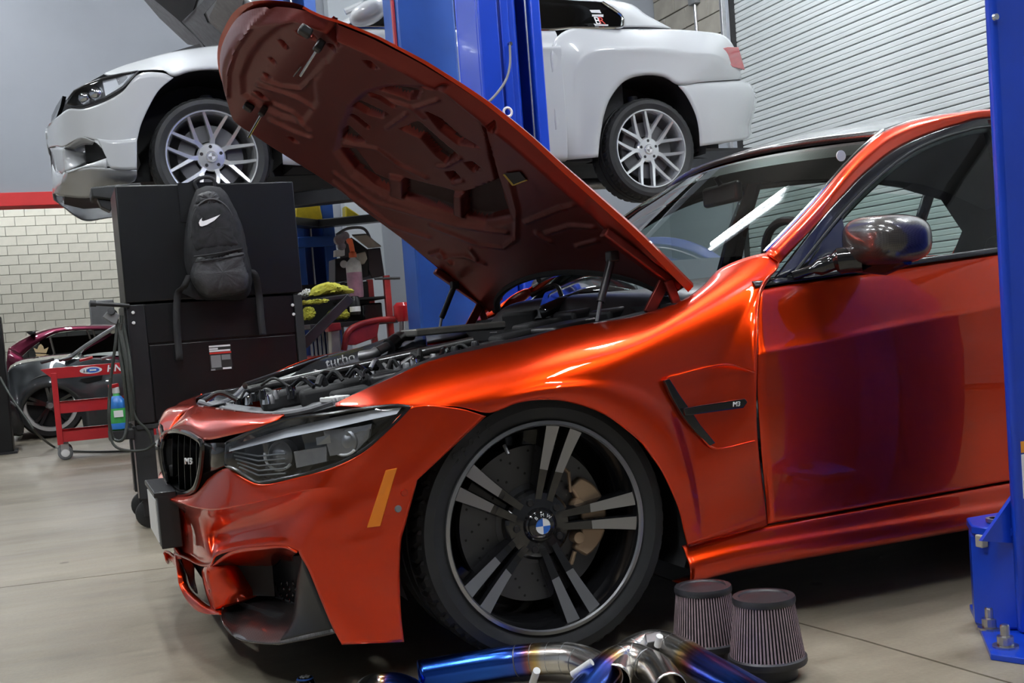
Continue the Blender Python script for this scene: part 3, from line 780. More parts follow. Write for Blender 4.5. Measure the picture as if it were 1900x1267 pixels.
# gill in the wing
gl = MB()
G1 = [(1233, 706), (1243, 703), (1262, 733), (1284, 764), (1300, 788), (1328, 822), (1318, 827), (1292, 803), (1268, 773), (1247, 738)]
gl.prism([at(a, b, -.040) for a, b in G1], (0, .012, 0)); both(gl, 'wing_gill', 'gloss_black', smooth=False, bevel=.002)
G2 = [(1268, 758), (1300, 752), (1383, 739), (1388, 746), (1380, 757), (1300, 768), (1272, 772)]
both(MB().prism([at(a, b, -.050) for a, b in G2], (0, .016, 0)), 'gill_bar', 'gloss_black', smooth=False, bevel=.003)
both(MB().tube(spline([at(a, b, y) for a, b, y in [(1400, 690, -.034), (1345, 676, -.032), (1262, 694, -.034), (1238, 706, -.036), (1262, 752, -.037), (1300, 808, -.037), (1330, 832, -.036), (1400, 818, -.036)]], 5), .0028, 6), 'gill_edge', 'orange_paint')
text_mesh('gill_badge', 'M3', .017, 'emblem_white', car, at(1366, 750, -.052), (1, 0, -.02), (0, 0, 1), .0015, shear=.2)

# ---- greenhouse
ap_o = [(1419, 470, .095), (1500, 386, .15), (1560, 317, .19), (1600, 276, .22), (1640, 244, .25), (1700, 222, .27), (1770, 209, .275), (1840, 202, .28)]
ap_i = [(1447, 489, .055), (1520, 411, .10), (1570, 356, .14), (1608, 318, .17), (1660, 277, .205), (1716, 250, .23), (1780, 229, .245), (1840, 217, .255)]
PO = [at(*p) for p in ap_o]; PI = [at(*p) for p in ap_i]
PO += [Vector((2.1, .29, 1.375)), Vector((2.55, .28, 1.34)), Vector((2.95, .23, 1.22)), Vector((3.3, .17, 1.0))]
PI += [Vector((2.1, .265, 1.345)), Vector((2.5, .25, 1.312)), Vector((2.86, .213, 1.215)), Vector((3.1, .14, 1.03))]
mid = [a.lerp(b, .5)+Vector((-.008, -.014, .004)) for a, b in zip(PO, PI)]
both(MB().grid(net([PO, mid, PI], 6, 4)), 'roof_rail', 'orange_paint', solid=.006, angle=60)
PT = [a+Vector((.010, .012, .004)) for a in PO[:5]]
both(MB().tube(spline(PT, 5), .006, 6), 'windscreen_trim', 'chrome')
# black door frame inside the rail
fr_i = [(1500, 489, .045), (1540, 440, .085), (1572, 400, .115), (1620, 352, .15), (1680, 302, .185), (1730, 273, .21), (1785, 255, .23), (1840, 246, .245)]
FI = [at(*p) for p in fr_i]+[Vector((2.1, .255, 1.315)), Vector((2.45, .24, 1.285)), Vector((2.72, .212, 1.235)), Vector((2.91, .15, 1.09))]
bl = [at(1412, 534, .034), ]
FO = [p.copy() for p in PI]; FO[0] = at(1426, 527, .046)
FO[1] = at(1515, 416, .098)
both(MB().grid(net([FO, [a.lerp(b, .5)+Vector((0, -.006, 0)) for a, b in zip(FO, FI)], FI], 6, 4)), 'window_frame', 'trim_black', solid=.006, angle=60)
sealp = [a.lerp(b, .62)+Vector((0, -.010, 0)) for a, b in zip(FO, FI)]
both(MB().tube(spline(sealp[:9], 5), .004, 6), 'window_seal', 'rubber')
belt = [Vector((x, .030, zt(x)+.006)) for x in (.64, 1.0, 1.4, 1.9, 2.4)]+[Vector((2.7, .06, .985))]
both(MB().grid(net([belt, [p+Vector((0, .012, .014)) for p in belt], [p+Vector((0, .03, .014)) for p in belt]], 4, 3)), 'belt_moulding', 'trim_black', solid=.003)
# pillars between the windows, quarter
bp = MB().grid([[Vector((1.60, .05, .93)), Vector((1.70, .05, .93))], [Vector((1.62, .15, 1.14)), Vector((1.70, .15, 1.14))], [Vector((1.66, .25, 1.33)), Vector((1.72, .25, 1.33))]])
both(bp, 'centre_pillar', 'trim_black', solid=.03)
cp = MB().grid([[Vector((2.90, .06, .985)), Vector((3.28, .15, 1.0))], [Vector((2.91, .14, 1.09)), Vector((3.12, .2, 1.12))], [Vector((2.74, .21, 1.235)), Vector((2.95, .225, 1.22))]])
both(MB().grid([[Vector((2.87, .085, .96)), Vector((3.28, .18, .98))], [Vector((2.88, .155, 1.085)), Vector((3.14, .22, 1.12))], [Vector((2.70, .228, 1.225)), Vector((2.97, .245, 1.22))], [Vector((2.45, .27, 1.275)), Vector((2.6, .30, 1.34))]]), 'pillar_lining', 'interior')
both(MB().grid([[Vector((2.60, .055, .98)), Vector((2.65, .055, .98))], [Vector((2.60, .15, 1.12)), Vector((2.65, .15, 1.12))], [Vector((2.60, .23, 1.26)), Vector((2.65, .225, 1.25))]]), 'window_divider', 'trim_black', solid=.02)
both(cp, 'rear_pillar', 'orange_paint')
sg = MB().grid([[Vector((.70, .052, .895)), Vector((1.62, .05, .935))], [Vector((1.0, .135, 1.10)), Vector((1.64, .145, 1.14))], [Vector((1.32, .215, 1.26)), Vector((1.67, .242, 1.32))]])
both(MB().grid([[Vector((1.70, .05, .935)), Vector((2.91, .06, .985))], [Vector((1.70, .15, 1.14)), Vector((2.91, .14, 1.09))], [Vector((1.72, .245, 1.32)), Vector((2.74, .212, 1.235))]]), 'rear_door_glass', 'side_glass')
both(sg, 'door_glass', 'side_glass')
qw = MB().prism([at(1448, 524, .045), at(1490, 492, .052), at(1535, 436, .085), at(1562, 404, .10), at(1575, 450, .07), at(1578, 480, .045), at(1575, 508, .036)], (0, .012, 0))
both(qw, 'mirror_sail', 'trim_black', smooth=False)
# windscreen, roof, rear screen
def across(P, n, bulge, up):
    out = []
    for i in range(n+1):
        t = i/n; y = lerp(P.y, 2*YC-P.y, t); k = 4*t*(1-t); out.append(Vector((P.x-bulge*k, y, P.z+up*k)))
    return out
_a, _b, _c = PO[0], PO[2].lerp((PO[0]+PO[4])/2, 1.0), PO[4]
def edge_q(t):                                            # smooth quadratic edge through three pillar points
    return _a*((1-t)*(1-2*t))+_b*(4*t*(1-t))+_c*(t*(2*t-1))+Vector((.004, .012, -.004))
wsn = [across(edge_q(i/24), 24, .13, .025) for i in range(25)]
MB().grid(wsn[:-2]).build('windscreen', 'windscreen', car, angle=80)
band = [[p+Vector((.003, 0, -.004)) for p in r] for r in wsn[-5:-1]]
MB().grid(band).build('shade_band', 'carbon_brown', car)
rf = [across(p+Vector((0, .004, 0)), 24, b, u) for p, b, u in zip(PO[4:11], (.13, .07, .03, 0, 0, 0, -.03), (.034, .045, .05, .05, .05, .05, .05))]
MB().grid(net(rf, 2, 6)).build('roof', 'carbon_brown', car, solid=.02, angle=60)
rs = [across(p, 16, b, u) for p, b, u in zip(PO[10:], (-.03, -.10), (.05, .04))]
MB().grid(rs).build('rear_screen', 'tint_glass', car, angle=80)
MB().grid(net([across(Vector((3.2, .17, .985)), 12, -.02, .03), across(Vector((3.55, .19, .99)), 12, -.06, .03), across(Vector((3.82, .26, .93)), 12, -.08, .02), across(Vector((3.87, .28, .6)), 12, -.06, 0), across(Vector((3.84, .26, .3)), 12, -.05, 0)], 2, 5)).build('boot_lid', 'orange_paint', car, angle=60)
# headliner, dash, seats
MB().grid(net([[p-Vector((0, 0, .05)) for p in r] for r in rf], 2, 3)).build('headliner', 'interior', car)
dash = MB(); dash.grid(net([across(Vector((.70, .17, .885)), 10, .13, .0), across(Vector((.98, .14, .90)), 10, .04, .02), across(Vector((1.08, .14, .84)), 10, .03, .01), across(Vector((1.06, .14, .6)), 10, .02, 0)], 2, 4)); dash.build('dashboard', 'interior', car)
ring = MB(); c0 = Vector((1.16, .53, .90)); e1 = Vector((0, 1, 0)); e2 = Vector((-.35, 0, .94))
ring.tube([c0+(e1*cos(2*pi*k/36)+e2*sin(2*pi*k/36))*.185 for k in range(37)], .014, 8, False).bar(c0-e1*.18, c0+e1*.18, .05, .02).bar(c0, c0-e2*.18, .05, .02); ring.build('steering_wheel', 'satin_black', car)
def seat(y):
    s = MB(); s.box((1.62, y, .36), (.55, .50, .16)).box((1.95, y, .62), (.14, .50, .56), Matrix.Rotation(radians(14), 3, 'Y')).box((2.03, y, .93), (.09, .27, .14), Matrix.Rotation(radians(10), 3, 'Y'))
    s.build('seat', 'interior', car, bevel=.05, bseg=3)
seat(.52); seat(1.30)
MB().bb(.40, 3.75, .06, 1.76, .16, .22).bb(.45, .60, .12, 1.70, .2, .84).bb(2.3, 3.6, .15, 1.67, .22, .80).build('floor_pan', 'underbody', car)
both(MB().bb(.74, 2.42, .03, .06, .24, .84), 'door_lining', 'interior')
both(MB().tube(spline([Vector((.02, .3, .80)), Vector((-.0, .3, .80))], 2), .001, 4), 'vin_plate', 'dull_steel')
mr = MB().box((1.12, .91, 1.205), (.03, .22, .07)); mr.build('inside_mirror', 'satin_black', car, bevel=.012)
MB().tube([(1.12, .91, 1.23), (1.10, .91, 1.265)], .010, 8).build('mirror_stem', 'satin_black', car)
MB().lathe([(0, 0), (.016, 0), (.016, .003)], 20, 'Y', at(1557, 290, .27)-Vector((0, .01, 0))).build('roof_sticker', 'white_plastic', car)
# door mirrors
def door_mirror():
    c = at(1641, 447, -.105); s = MB(); rows = []
    for i in range(17):
        ph = -pi/2+pi*i/16; row = []
        for k in range(32):
            th = 2*pi*k/32
            cx_ = abs(cos(th))**.7*(1 if cos(th) >= 0 else -1); cz_ = abs(sin(th))**.7*(1 if sin(th) >= 0 else -1)
            t = sin(ph); rr = max(0.0, 1-abs(t)**3.6)**.5 if abs(t) < 1 else 0
            x = .088*rr*cx_*(1.0-.10*t); z = .065*rr*cz_*(1+.04*t)+(.004*t)+.006; y = .138*t
            row.append(c+Vector((x+.018*t, y, z-.012*(1-t)*.3)))
        rows.append(row)
    s.grid(rows, True); return s
both(door_mirror(), 'mirror_cap', 'carbon_brown', angle=70)
ma = MB(); ma.tube(spline([at(1470, 512, .035), at(1520, 496, .01), at(1556, 484, -.02), at(1600, 480, -.06)], 4), [.012]*4+[.022]*4+[.034]*5, 12)
both(ma, 'mirror_arm', 'gloss_black')
mbm = MB(); c = at(1641, 447, -.105)
mbm.tube([c+Vector((-.02, .10, -.052)), c+Vector((0, 0, -.058)), c+Vector((0, -.08, -.050))], [.02, .03, .018], 12); both(mbm, 'mirror_base', 'gloss_black')
# wheels and liners
W0 = red_wheel(car, (0, .012, .328))
for x, y, rz in ((2.812, .0, 0), (0, 1.808, pi), (2.812, 1.82, pi)):
    o = copy_part(W0, car); o.location = (x, y, .328); o.rotation_euler = (0, 0, rz)
def liner(xc):
    s = MB(); rows = []
    for y in (-.012, .36):
        rows.append([Vector((xc+.385*cos(radians(a)), y, .328+.345*sin(radians(a)))) for a in range(-25, 206, 7)])
    s.grid(rows); s.add([Vector((xc, .36, .33))]+rows[1], [(0, i, i+1) for i in range(1, len(rows[1]))]); return s
for xc in (0, 2.812): both(liner(xc), 'wheel_arch_liner', 'matte_black')
# ================================================================== raised bonnet
import numpy as np
_hp = [(1290, 524), (1240, 474), (1182, 418), (1115, 359), (1047, 300), (980, 240), (895, 175), (807, 116), (720, 66), (652, 33), (600, 14)]
_hy = [.15, .15, .15, .15, .15, .15, .155, .16, .175, .20, .235]
HP = [at(a, b, y) for (a, b), y in zip(_hp, _hy)]
HP = [Vector((p.x, 0, p.z)) for p in HP]+[Vector((-.425, 0, 1.640)), Vector((-.485, 0, 1.684)), Vector((-.530, 0, 1.728)), Vector((-.565, 0, 1.775))]
HS = spline(HP, 8); HL = [0]
for a, b in zip(HS, HS[1:]): HL.append(HL[-1]+(b-a).length)
def hprof(s):
    s = max(0, min(HL[-1]-1e-4, s)); i = 0
    lo, hi = 0, len(HL)-1
    while hi-lo > 1:
        m = (lo+hi)//2
        if HL[m] <= s: lo = m
        else: hi = m
    t = (s-HL[lo])/(HL[hi]-HL[lo]); p = HS[lo].lerp(HS[hi], t); q = (HS[min(hi+1, len(HS)-1)]-HS[max(lo-1, 0)]).normalized()
    return p, Vector((q.z, 0, -q.x))          # outward (upper) normal
wv = table([(0, .76), (.6, .755), (.75, .735), (.85, .705), (.93, .66), (1, .60)])
smax = lambda t: 1.352-.15*abs(t)**2.5
def hood_pt(t, v, drop=0.0):
    # rear edge has the wide windscreen-side cut-out
    s0 = .02+.11*max(0, 1-(t/.80)**2)**.6 if abs(t) < .80 else .02*(1-(abs(t)-.8)/.2)
    s = s0+(smax(t)-s0)*v; p, n = hprof(s); w_ = wv(v)
    c = .032*(1-t*t)*(1-.3*v)-drop
    q = p+n*c; q.y = YC+t*w_; return q
hood = thing('car_bonnet_tmp', 'x', 'x') if False else None
sk = MB(); T_ = [-1+2*i/60 for i in range(61)]; V_ = [i/60 for i in range(61)]
rows = []
for v in V_:
    r = []
    fold = lerp(.036, .010, min(1, v*1.15))
    e = hood_pt(-1, v, fold*.95); e.y -= .002; e2 = hood_pt(-1, v, fold*.4); e2.y -= .006
    r += [e, e2]+[hood_pt(t*.992, v, fold*.10*max(0, (abs(t)-.94)/.06)) for t in T_]
    f = hood_pt(1, v, fold*.4); f.y += .006; f2 = hood_pt(1, v, fold*.95); f2.y += .002; r += [f, f2]; rows.append(r)
sk.grid(rows)
bonnet = sk.build('bonnet', 'orange_paint', car, angle=50)
# inner pressing with its pockets
def poly_sd(pts, X, Y):
    d = np.full(X.shape, 1e9); inside = np.zeros(X.shape, bool); n = len(pts)
    for i in range(n):
        x0, y0 = pts[i]; x1, y1 = pts[(i+1) % n]; ex, ey = x1-x0, y1-y0
        wx, wy = X-x0, Y-y0; h = np.clip((wx*ex+wy*ey)/(ex*ex+ey*ey+1e-9), 0, 1)
        d = np.minimum(d, np.hypot(wx-ex*h, wy-ey*h))
        c = ((y0 > Y) != (y1 > Y)) & (X < (x1-x0)*(Y-y0)/((y1-y0) if abs(y1-y0) > 1e-9 else 1e-9)+x0); inside ^= c
    return np.where(inside, -d, d)
def c2(l): return [(620+a/3.958, 120+b/3.958) for a, b in l]
def c1(l): return [(400+a/3.96, b/3.96) for a, b in l]
def c3(l): return [(740+a/3.393, 300+b/3.393) for a, b in l]
PK = [c2(q) for q in ([(250, 240), (420, 345), (445, 325), (330, 265)], [(330, 215), (430, 195), (620, 220), (590, 280), (530, 285), (440, 250)], [(130, 330), (180, 300), (370, 390), (330, 415), (230, 390)], [(110, 395), (230, 497), (245, 488), (140, 405)],
      [(60, 500), (90, 480), (210, 590), (130, 585), (55, 560)], [(665, 385), (760, 430), (900, 555), (1035, 632), (890, 610), (760, 510)], [(475, 500), (600, 450), (760, 590), (880, 690), (800, 745), (730, 690), (620, 565)],
      [(40, 640), (140, 650), (280, 830), (400, 880), (400, 950), (290, 890), (140, 780)], [(498, 860), (868, 960), (865, 1110), (498, 985)], [(945, 965), (1180, 880), (1270, 1130), (1090, 1165), (950, 1130)],
      [(805, 820), (860, 812), (905, 862), (850, 875)], [(945, 752), (990, 742), (1052, 790), (1000, 808)], [(630, 195), (760, 205), (790, 222), (700, 215)], [(1125, 460), (1145, 462), (1170, 495), (1150, 497)])]
PK += [c1(q) for q in ([(455, 318), (475, 318), (520, 372), (500, 375)], [(385, 450), (400, 448), (425, 475), (410, 480)], [(345, 562), (360, 560), (388, 582), (370, 588)], [(580, 250), (600, 250), (635, 285), (620, 290)], [(640, 220), (680, 260), (730, 310), (715, 315), (660, 275)], [(800, 252), (840, 265), (910, 335), (890, 345), (840, 300)], [(815, 348), (840, 350), (878, 378), (850, 380)],
      [(1100, 450), (1130, 452), (1185, 500), (1150, 505)], [(285, 700), (310, 700), (370, 748), (340, 745)], [(985, 270), (1005, 270), (1030, 298), (1010, 298)], [(535, 1010), (560, 1015), (605, 1045), (575, 1042)])]
PK += [c2([(1085, 460), (1105, 470), (1180, 760), (1225, 1010), (1205, 1000), (1130, 720)])]
BIG = c2([(10, 640), (50, 470), (120, 310), (240, 205), (400, 165), (650, 175), (800, 225), (1060, 435), (1150, 700), (1260, 1010), (1300, 1140), (1100, 1190), (920, 1150), (400, 985), (130, 815)])
RING = c1([(200, 700), (195, 560), (250, 420), (330, 310), (450, 215), (560, 165), (640, 160), (760, 230), (900, 330), (800, 480), (720, 600), (740, 760), (640, 900), (480, 860), (330, 780)])
RIBS = [c2([(395, 830), (492, 850), (495, 1000), (405, 970)]), c2([(865, 960), (940, 965), (945, 1140), (868, 1110)])]
LINES = [c2([(60, 600), (300, 640), (460, 760), (660, 855)]), c2([(250, 250), (540, 340), (640, 420)]), c2([(370, 490), (510, 390)]), c2([(580, 340), (740, 290)]), c2([(740, 770), (800, 770), (905, 715)]), c2([(850, 895), (920, 880)]), c2([(0, 790), (300, 1010), (900, 1180), (1270, 1230)]), c2([(200, 1010), (420, 1180), (700, 1267)]), c2([(0, 860), (160, 1000), (330, 1150), (450, 1267)]),
         c1([(90, 700), (95, 520), (150, 350), (260, 190), (420, 90), (560, 60)]), c1([(330, 600), (480, 650), (620, 670), (700, 590), (800, 470)]), c1([(300, 640), (470, 690), (600, 740), (700, 800)]), c1([(400, 880), (560, 960), (700, 1010)]), c1([(420, 780), (560, 840), (690, 960)]), c1([(700, 170), (860, 250), (1000, 270)]),
         c3([(700, 120), (745, 300), (740, 480), (660, 540), (500, 520), (200, 400)]), c3([(800, 380), (1000, 300), (1100, 270)]), c3([(870, 450), (960, 505)]), c3([(930, 450), (1080, 400), (1230, 410)]), c3([(1120, 530), (1250, 495)]), c3([(1180, 290), (1450, 560), (1600, 670)]), c3([(250, 600), (420, 590), (540, 640)]), c3([(450, 550), (495, 610)]), c3([(200, 580), (260, 560), (330, 640)])]
def line_sd(pts, X, Y):
    d = np.full(X.shape, 1e9)
    for (x0, y0), (x1, y1) in zip(pts, pts[1:]):
        ex, ey = x1-x0, y1-y0; h = np.clip(((X-x0)*ex+(Y-y0)*ey)/(ex*ex+ey*ey), 0, 1); d = np.minimum(d, np.hypot(X-x0-ex*h, Y-y0-ey*h))
    return d
NT, NV = 230, 230
P0 = [[None]*(NT+1) for _ in range(NV+1)]; XX = np.zeros((NV+1, NT+1)); YY = np.zeros((NV+1, NT+1)); NN = {}
for i in range(NV+1):
    v = i/NV*.985
    for j in range(NT+1):
        t = (-1+2*j/NT)*.972; q = hood_pt(t, v, .044); P0[i][j] = q; XX[i, j], YY[i, j] = pix(q)
smooth01 = lambda d, w_: np.clip(.5-d/(2*w_), 0, 1)**2*(3-2*np.clip(.5-d/(2*w_), 0, 1))
H = np.zeros(XX.shape); pock = np.zeros(XX.shape)
H += .014*smooth01(poly_sd(BIG, XX, YY), 7)
H += .009*smooth01(poly_sd(RING, XX, YY), 5)
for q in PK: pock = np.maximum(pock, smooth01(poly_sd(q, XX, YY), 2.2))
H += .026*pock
for q in RIBS: H = H*(1-smooth01(poly_sd(q, XX, YY), 3))
for q in LINES: H -= .007*np.exp(-(line_sd(q, XX, YY)/3.2)**2)
tt = (-1+2*np.arange(NT+1)/NT)[None, :]; vv = (np.arange(NV+1)/NV)[:, None]
H = np.minimum(H, .038)
edge_ = np.maximum(np.clip((np.abs(tt)-.955)/.045, 0, 1), np.clip((vv-.972)/.028, 0, 1)); H += edge_*.034
inn = MB(); rows = []
for i in range(NV+1):
    v = i/NV*.985; r = []
    for j in range(NT+1):
        t = (-1+2*j/NT)*.972; s0 = .02; q = P0[i][j]; _, n = hprof(smax(t)*v); r.append(q+n*float(H[i, j]))
    rows.append(r)
inn.grid(rows)
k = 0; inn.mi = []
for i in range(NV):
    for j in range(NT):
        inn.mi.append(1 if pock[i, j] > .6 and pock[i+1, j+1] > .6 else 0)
inn.build('inner_panel', ['hood_inner_shade', 'hood_pocket'], bonnet, fix=False, angle=60)
def on_hood(px, py, drop=.044):
    # point of the inner panel seen at this place, by search over the panel
    d = np.hypot(XX-px, YY-py); i, j = np.unravel_index(np.argmin(d), d.shape); q = P0[i][j]; _, n = hprof(smax((-1+2*j/NT)*.972)*i/NV*.985)
    return q+n*(.044-drop-.0), n
# black rear seal of the bonnet
seal = [hood_pt(t, 0, .040)+Vector((.004, 0, -.004)) for t in [-.86+1.72*i/40 for i in range(41)]]
MB().tube(seal, .013, 8).build('bonnet_seal', 'rubber', bonnet)
# strikers with rods, pads, badge, label
for (a, b), (c, d) in (((596, 76), (570, 113)), ((491, 200), (472, 232))):
    p, n = on_hood(a, b); q, _ = on_hood(c, d); q = q-n*.045
    MB().box(p-n*.012, (.020, .030, .03), Matrix.Rotation(.6, 3, 'Y')).build('striker_clip', 'satin_black', bonnet, bevel=.004)
    MB().tube([p-n*.02, q], .0045, 8).build('striker_rod', 'chrome', bonnet)
for a, b in ((573, 48), (463, 194)):
    p, n = on_hood(a, b); MB().box(p-n*.01, (.032, .034, .022), Matrix.Rotation(.55, 3, 'Y')).build('rubber_buffer', 'satin_black', bonnet, bevel=.005)
p, n = on_hood(552, 130); tx = (on_hood(560, 118)[0]-on_hood(545, 142)[0]).normalized()
for a in range(-3, 4):
    MB().tube([p-n*.004+Vector((0, .0085*a, 0))-tx*.032, p-n*.004+Vector((0, .0085*a, 0))+tx*.032], .0022, 5).build('vent_bar', 'grey_plastic', bonnet)
lab = [on_hood(*q, drop=.048)[0] for q in ((937, 320), (965, 316), (979, 331), (954, 341))]
lb = MB().prism(lab, (.0, -.0, -.0015)).build('warning_label', 'label_dark', bonnet, smooth=False)
MB().bar(lab[0]+Vector((0, 0, -.002)), lab[3]+Vector((0, 0, -.002)), .008, .002).build('label_stripe', 'label_yellow', bonnet)
MB().bar(lab[3]+Vector((0, 0, -.002)), lab[2]+Vector((0, 0, -.002)), .006, .002).build('label_stripe', 'label_yellow', bonnet)
# hinges and gas struts
for s in (0, 1):
    m = (lambda p: Vector((p.x, 2*YC-p.y, p.z))) if s else (lambda p: p)
    a, b = at(1203, 582, .20), at(1240, 508, .20); c, d = at(1256, 566, .18), at(1240, 520, .18)
    MB().bar(m(a), m(b), .012, .032, (1, 0, 0)).build('hinge_arm', 'hood_inner_shade', bonnet, bevel=.003)
    MB().bar(m(c), m(d), .012, .026, (1, 0, 0)).build('hinge_arm', 'hood_inner_shade', bonnet, bevel=.003)
    MB().bar(m(at(1120, 430, .20)), m(at(1258, 535, .20)), .025, .035, (0, 1, 0)).build('hinge_plate', 'hood_inner_shade', bonnet, bevel=.005)
    g0, g1, g2 = at(1108, 596, .24), at(1114, 560, .24), at(1136, 476, .26)
    MB().tube([m(g0), m(g1)], .0055, 8).build('strut_rod', 'steel', bonnet)
    MB().tube([m(g1), m(g2)], .011, 10).build('gas_strut', 'satin_black', bonnet)
    MB().box(m(g2), (.03, .03, .03)).build('strut_mount', 'satin_black', bonnet, bevel=.005)

# ================================================================== engine bay
def inb(px, py, y): return at(px, py, y)
def eb(mb, name, mat, **k): return mb.build(name, mat, car, **k)
# grey seal along the nose, side ledges
eb(MB().tube(spline([at(372, 746, 1.0), at(418, 759, .80), at(470, 768, .55), at(520, 769, .42), at(575, 760, .30), at(622, 745, .20)], 6), .009, 8), 'front_seal', 'seal_grey')
seal_m = MB().tube(spline([Vector((p.x, 2*YC-p.y, p.z)) for p in (at(418, 759, .80), at(470, 768, .55), at(520, 769, .42), at(575, 760, .30), at(622, 745, .20))], 6), .009, 8); eb(seal_m, 'front_seal', 'seal_grey')
slam = MB(); slam.grid(net([[at(372, 750, .98), at(430, 766, .72), at(500, 774, .47), at(560, 768, .33), at(622, 752, .18)], [at(400, 742, 1.0), at(450, 752, .78), at(520, 757, .55), at(575, 748, .42), at(640, 738, .25)]], 6, 3)); both(slam, 'slam_panel', 'seal_grey', solid=.004)
led = MB(); led.grid(net([[at(640, 742, .17), at(800, 672, .17), at(975, 631, .17), at(1180, 588, .17), at(1285, 552, .17)], [at(648, 735, .24), at(800, 664, .26), at(970, 624, .27), at(1165, 584, .27), at(1270, 552, .26)], [at(655, 745, .30), at(800, 680, .33), at(965, 640, .34), at(1160, 600, .34), at(1255, 568, .33)]], 6, 4)); both(led, 'wing_ledge', 'satin_black', solid=.003)
vents = MB()
for k in range(4):
    p = at(608+k*9, 742-k*1.5, .22); MB().box(p, (.008, .05, .012), Matrix.Rotation(.5, 3, 'Z')).build('louvre', 'white_plastic', car, bevel=.002)
# bay floor and walls
eb(MB().bb(-.50, .56, .20, 1.62, .30, .50).bb(.36, .58, .20, 1.62, .30, .80), 'engine_bay_tub', 'underbody')
# strut brace rods
def rod(a, b, r, mat, name='strut_brace'): 
    return eb(MB().tube([a, b], r, 12), name, mat)
rod(at(462, 724, .72), at(880, 632, .45), .0125, 'carbon'); rod(at(455, 716, 1.05), at(606, 664, 1.32), .011, 'carbon')
rod(Vector((.05, .42, .755)), Vector((.05, 1.40, .755)), .014, 'carbon')
for y in (.40, 1.42): eb(MB().lathe([(0, .03), (.045, .03), (.06, .015), (.09, 0), (.09, -.1)], 28, 'Z', (.05, y, .735)), 'strut_tower', 'satin_black')
# engine cover with raised lettering
cov = MB(); cov.grid(net([[at(520, 712, .80), at(620, 690, .76), at(745, 655, .72), at(790, 640, .72)], [at(560, 684, .98), at(640, 662, .95), at(745, 632, .92), at(790, 622, .92)], [at(600, 664, 1.15), at(650, 650, 1.12), at(735, 622, 1.10), at(780, 612, 1.10)], [at(610, 668, 1.2), at(655, 658, 1.2), at(740, 630, 1.2), at(785, 622, 1.2)]], 6, 5)); eb(cov, 'engine_cover', 'trim_black', solid=.03)
text_mesh('cover_lettering', 'turbo', .040, 'emblem_white', car, at(632, 672, .90)+Vector((-.005, -.01, .006)), (1, -.10, .16), (-.25, .55, .62), .003, shear=.2)
# charge cooler with fins
a0, a1 = at(762, 618, .80), at(938, 602, .72); dx = (a1-a0)
eb(MB().box((a0+a1)/2+Vector((0, .05, .0)), (dx.length, .16, .022), Matrix.Rotation(-atan2(dx.z, dx.x), 3, 'Y')), 'charge_cooler', 'radiator_grey', bevel=.005)
fm = MB().box((0, 0, 0), (.008, .14, .04)).build('cooler_fin', 'dull_steel', car, bevel=.001)
for k in range(26):
    o = fm if k == 0 else fm.copy()
    if k: COL.objects.link(o)
    o.parent = car; o.matrix_parent_inverse = fm.matrix_parent_inverse.copy(); o.location = a0.lerp(a1, (k+.8)/27)+Vector((0, -.012, -.026))
eb(MB().box((a0+a1)/2+Vector((.02, -.02, -.06)), (dx.length*.95, .2, .035)), 'cooler_base', 'satin_black', bevel=.01)
# intake pipe elbow
eb(MB().tube(spline([at(765, 622, .86), at(742, 626, .84), at(722, 640, .80), at(700, 652, .78)], 5), [.015]*5+[.019]*5+[.014]*6, 14), 'coolant_elbow', 'dull_steel')
eb(MB().tube([at(735, 632, .81), at(722, 642, .79)], .022, 16), 'hose_clamp', 'satin_black')
eb(MB().tube(spline([at(700, 652, .78), at(690, 658, .78), at(668, 662, .80)], 4), .017, 10), 'hose', 'dull_steel')
# assorted black boxes, caps and hoses
rnd = random.Random(3)
for px, py, y, sx, sy, sz in ((540, 738, .60, .16, .14, .05), (600, 734, .45, .12, .10, .05), (680, 708, .50, .16, .12, .04), (730, 706, .36, .12, .10, .05), (800, 684, .46, .14, .12, .05), (860, 668, .36, .14, .08, .05), (905, 656, .5, .12, .14, .06), (960, 634, .6, .14, .12, .06), (1010, 612, .70, .16, .14, .06), (1060, 612, .5, .2, .14, .05), (1010, 588, 1.0, .2, .25, .07), (1090, 588, .62, .16, .16, .06), (1150, 584, .45, .14, .12, .05), (650, 734, .34, .10, .08, .04), (780, 672, .62, .12, .12, .04)):
    b = MB().box(at(px, py, y), (sx, sy, sz), Matrix.Rotation(rnd.uniform(-.2, .2), 3, 'Z') @ Matrix.Rotation(-.12, 3, 'Y')); eb(b, 'engine_module', rnd.choice(['satin_black', 'gloss_black', 'matte_black']), bevel=.012, bseg=3)
for i in range(26):
    px = rnd.uniform(430, 900); py = lerp(742, 640, (px-430)/470)+rnd.uniform(-4, 10); y = rnd.uniform(.32, .72)
    a = at(px, py, y); b = a+Vector((rnd.uniform(-.1, .1), rnd.uniform(-.1, .1), rnd.uniform(-.01, .01))); m_ = (a+b)/2+Vector((0, 0, .02))
    eb(MB().tube(spline([a, m_, b], 5), rnd.choice([.004, .006, .009]), 8), 'hose', rnd.choice(['satin_black', 'gloss_black', 'rubber', 'dull_steel']))
for i in range(22):
    px = rnd.uniform(425, 570); py = lerp(748, 728, (px-425)/145)+rnd.uniform(-10, 6); y = rnd.uniform(.40, .95)
    p = at(px, py, y); eb(MB().lathe([(0, .012), (.006, .012), (.009, .006), (.011, -.012)], 10, 'Z', p), 'bolt_head', rnd.choice(['chrome', 'gloss_black', 'dull_steel', 'gloss_black']))
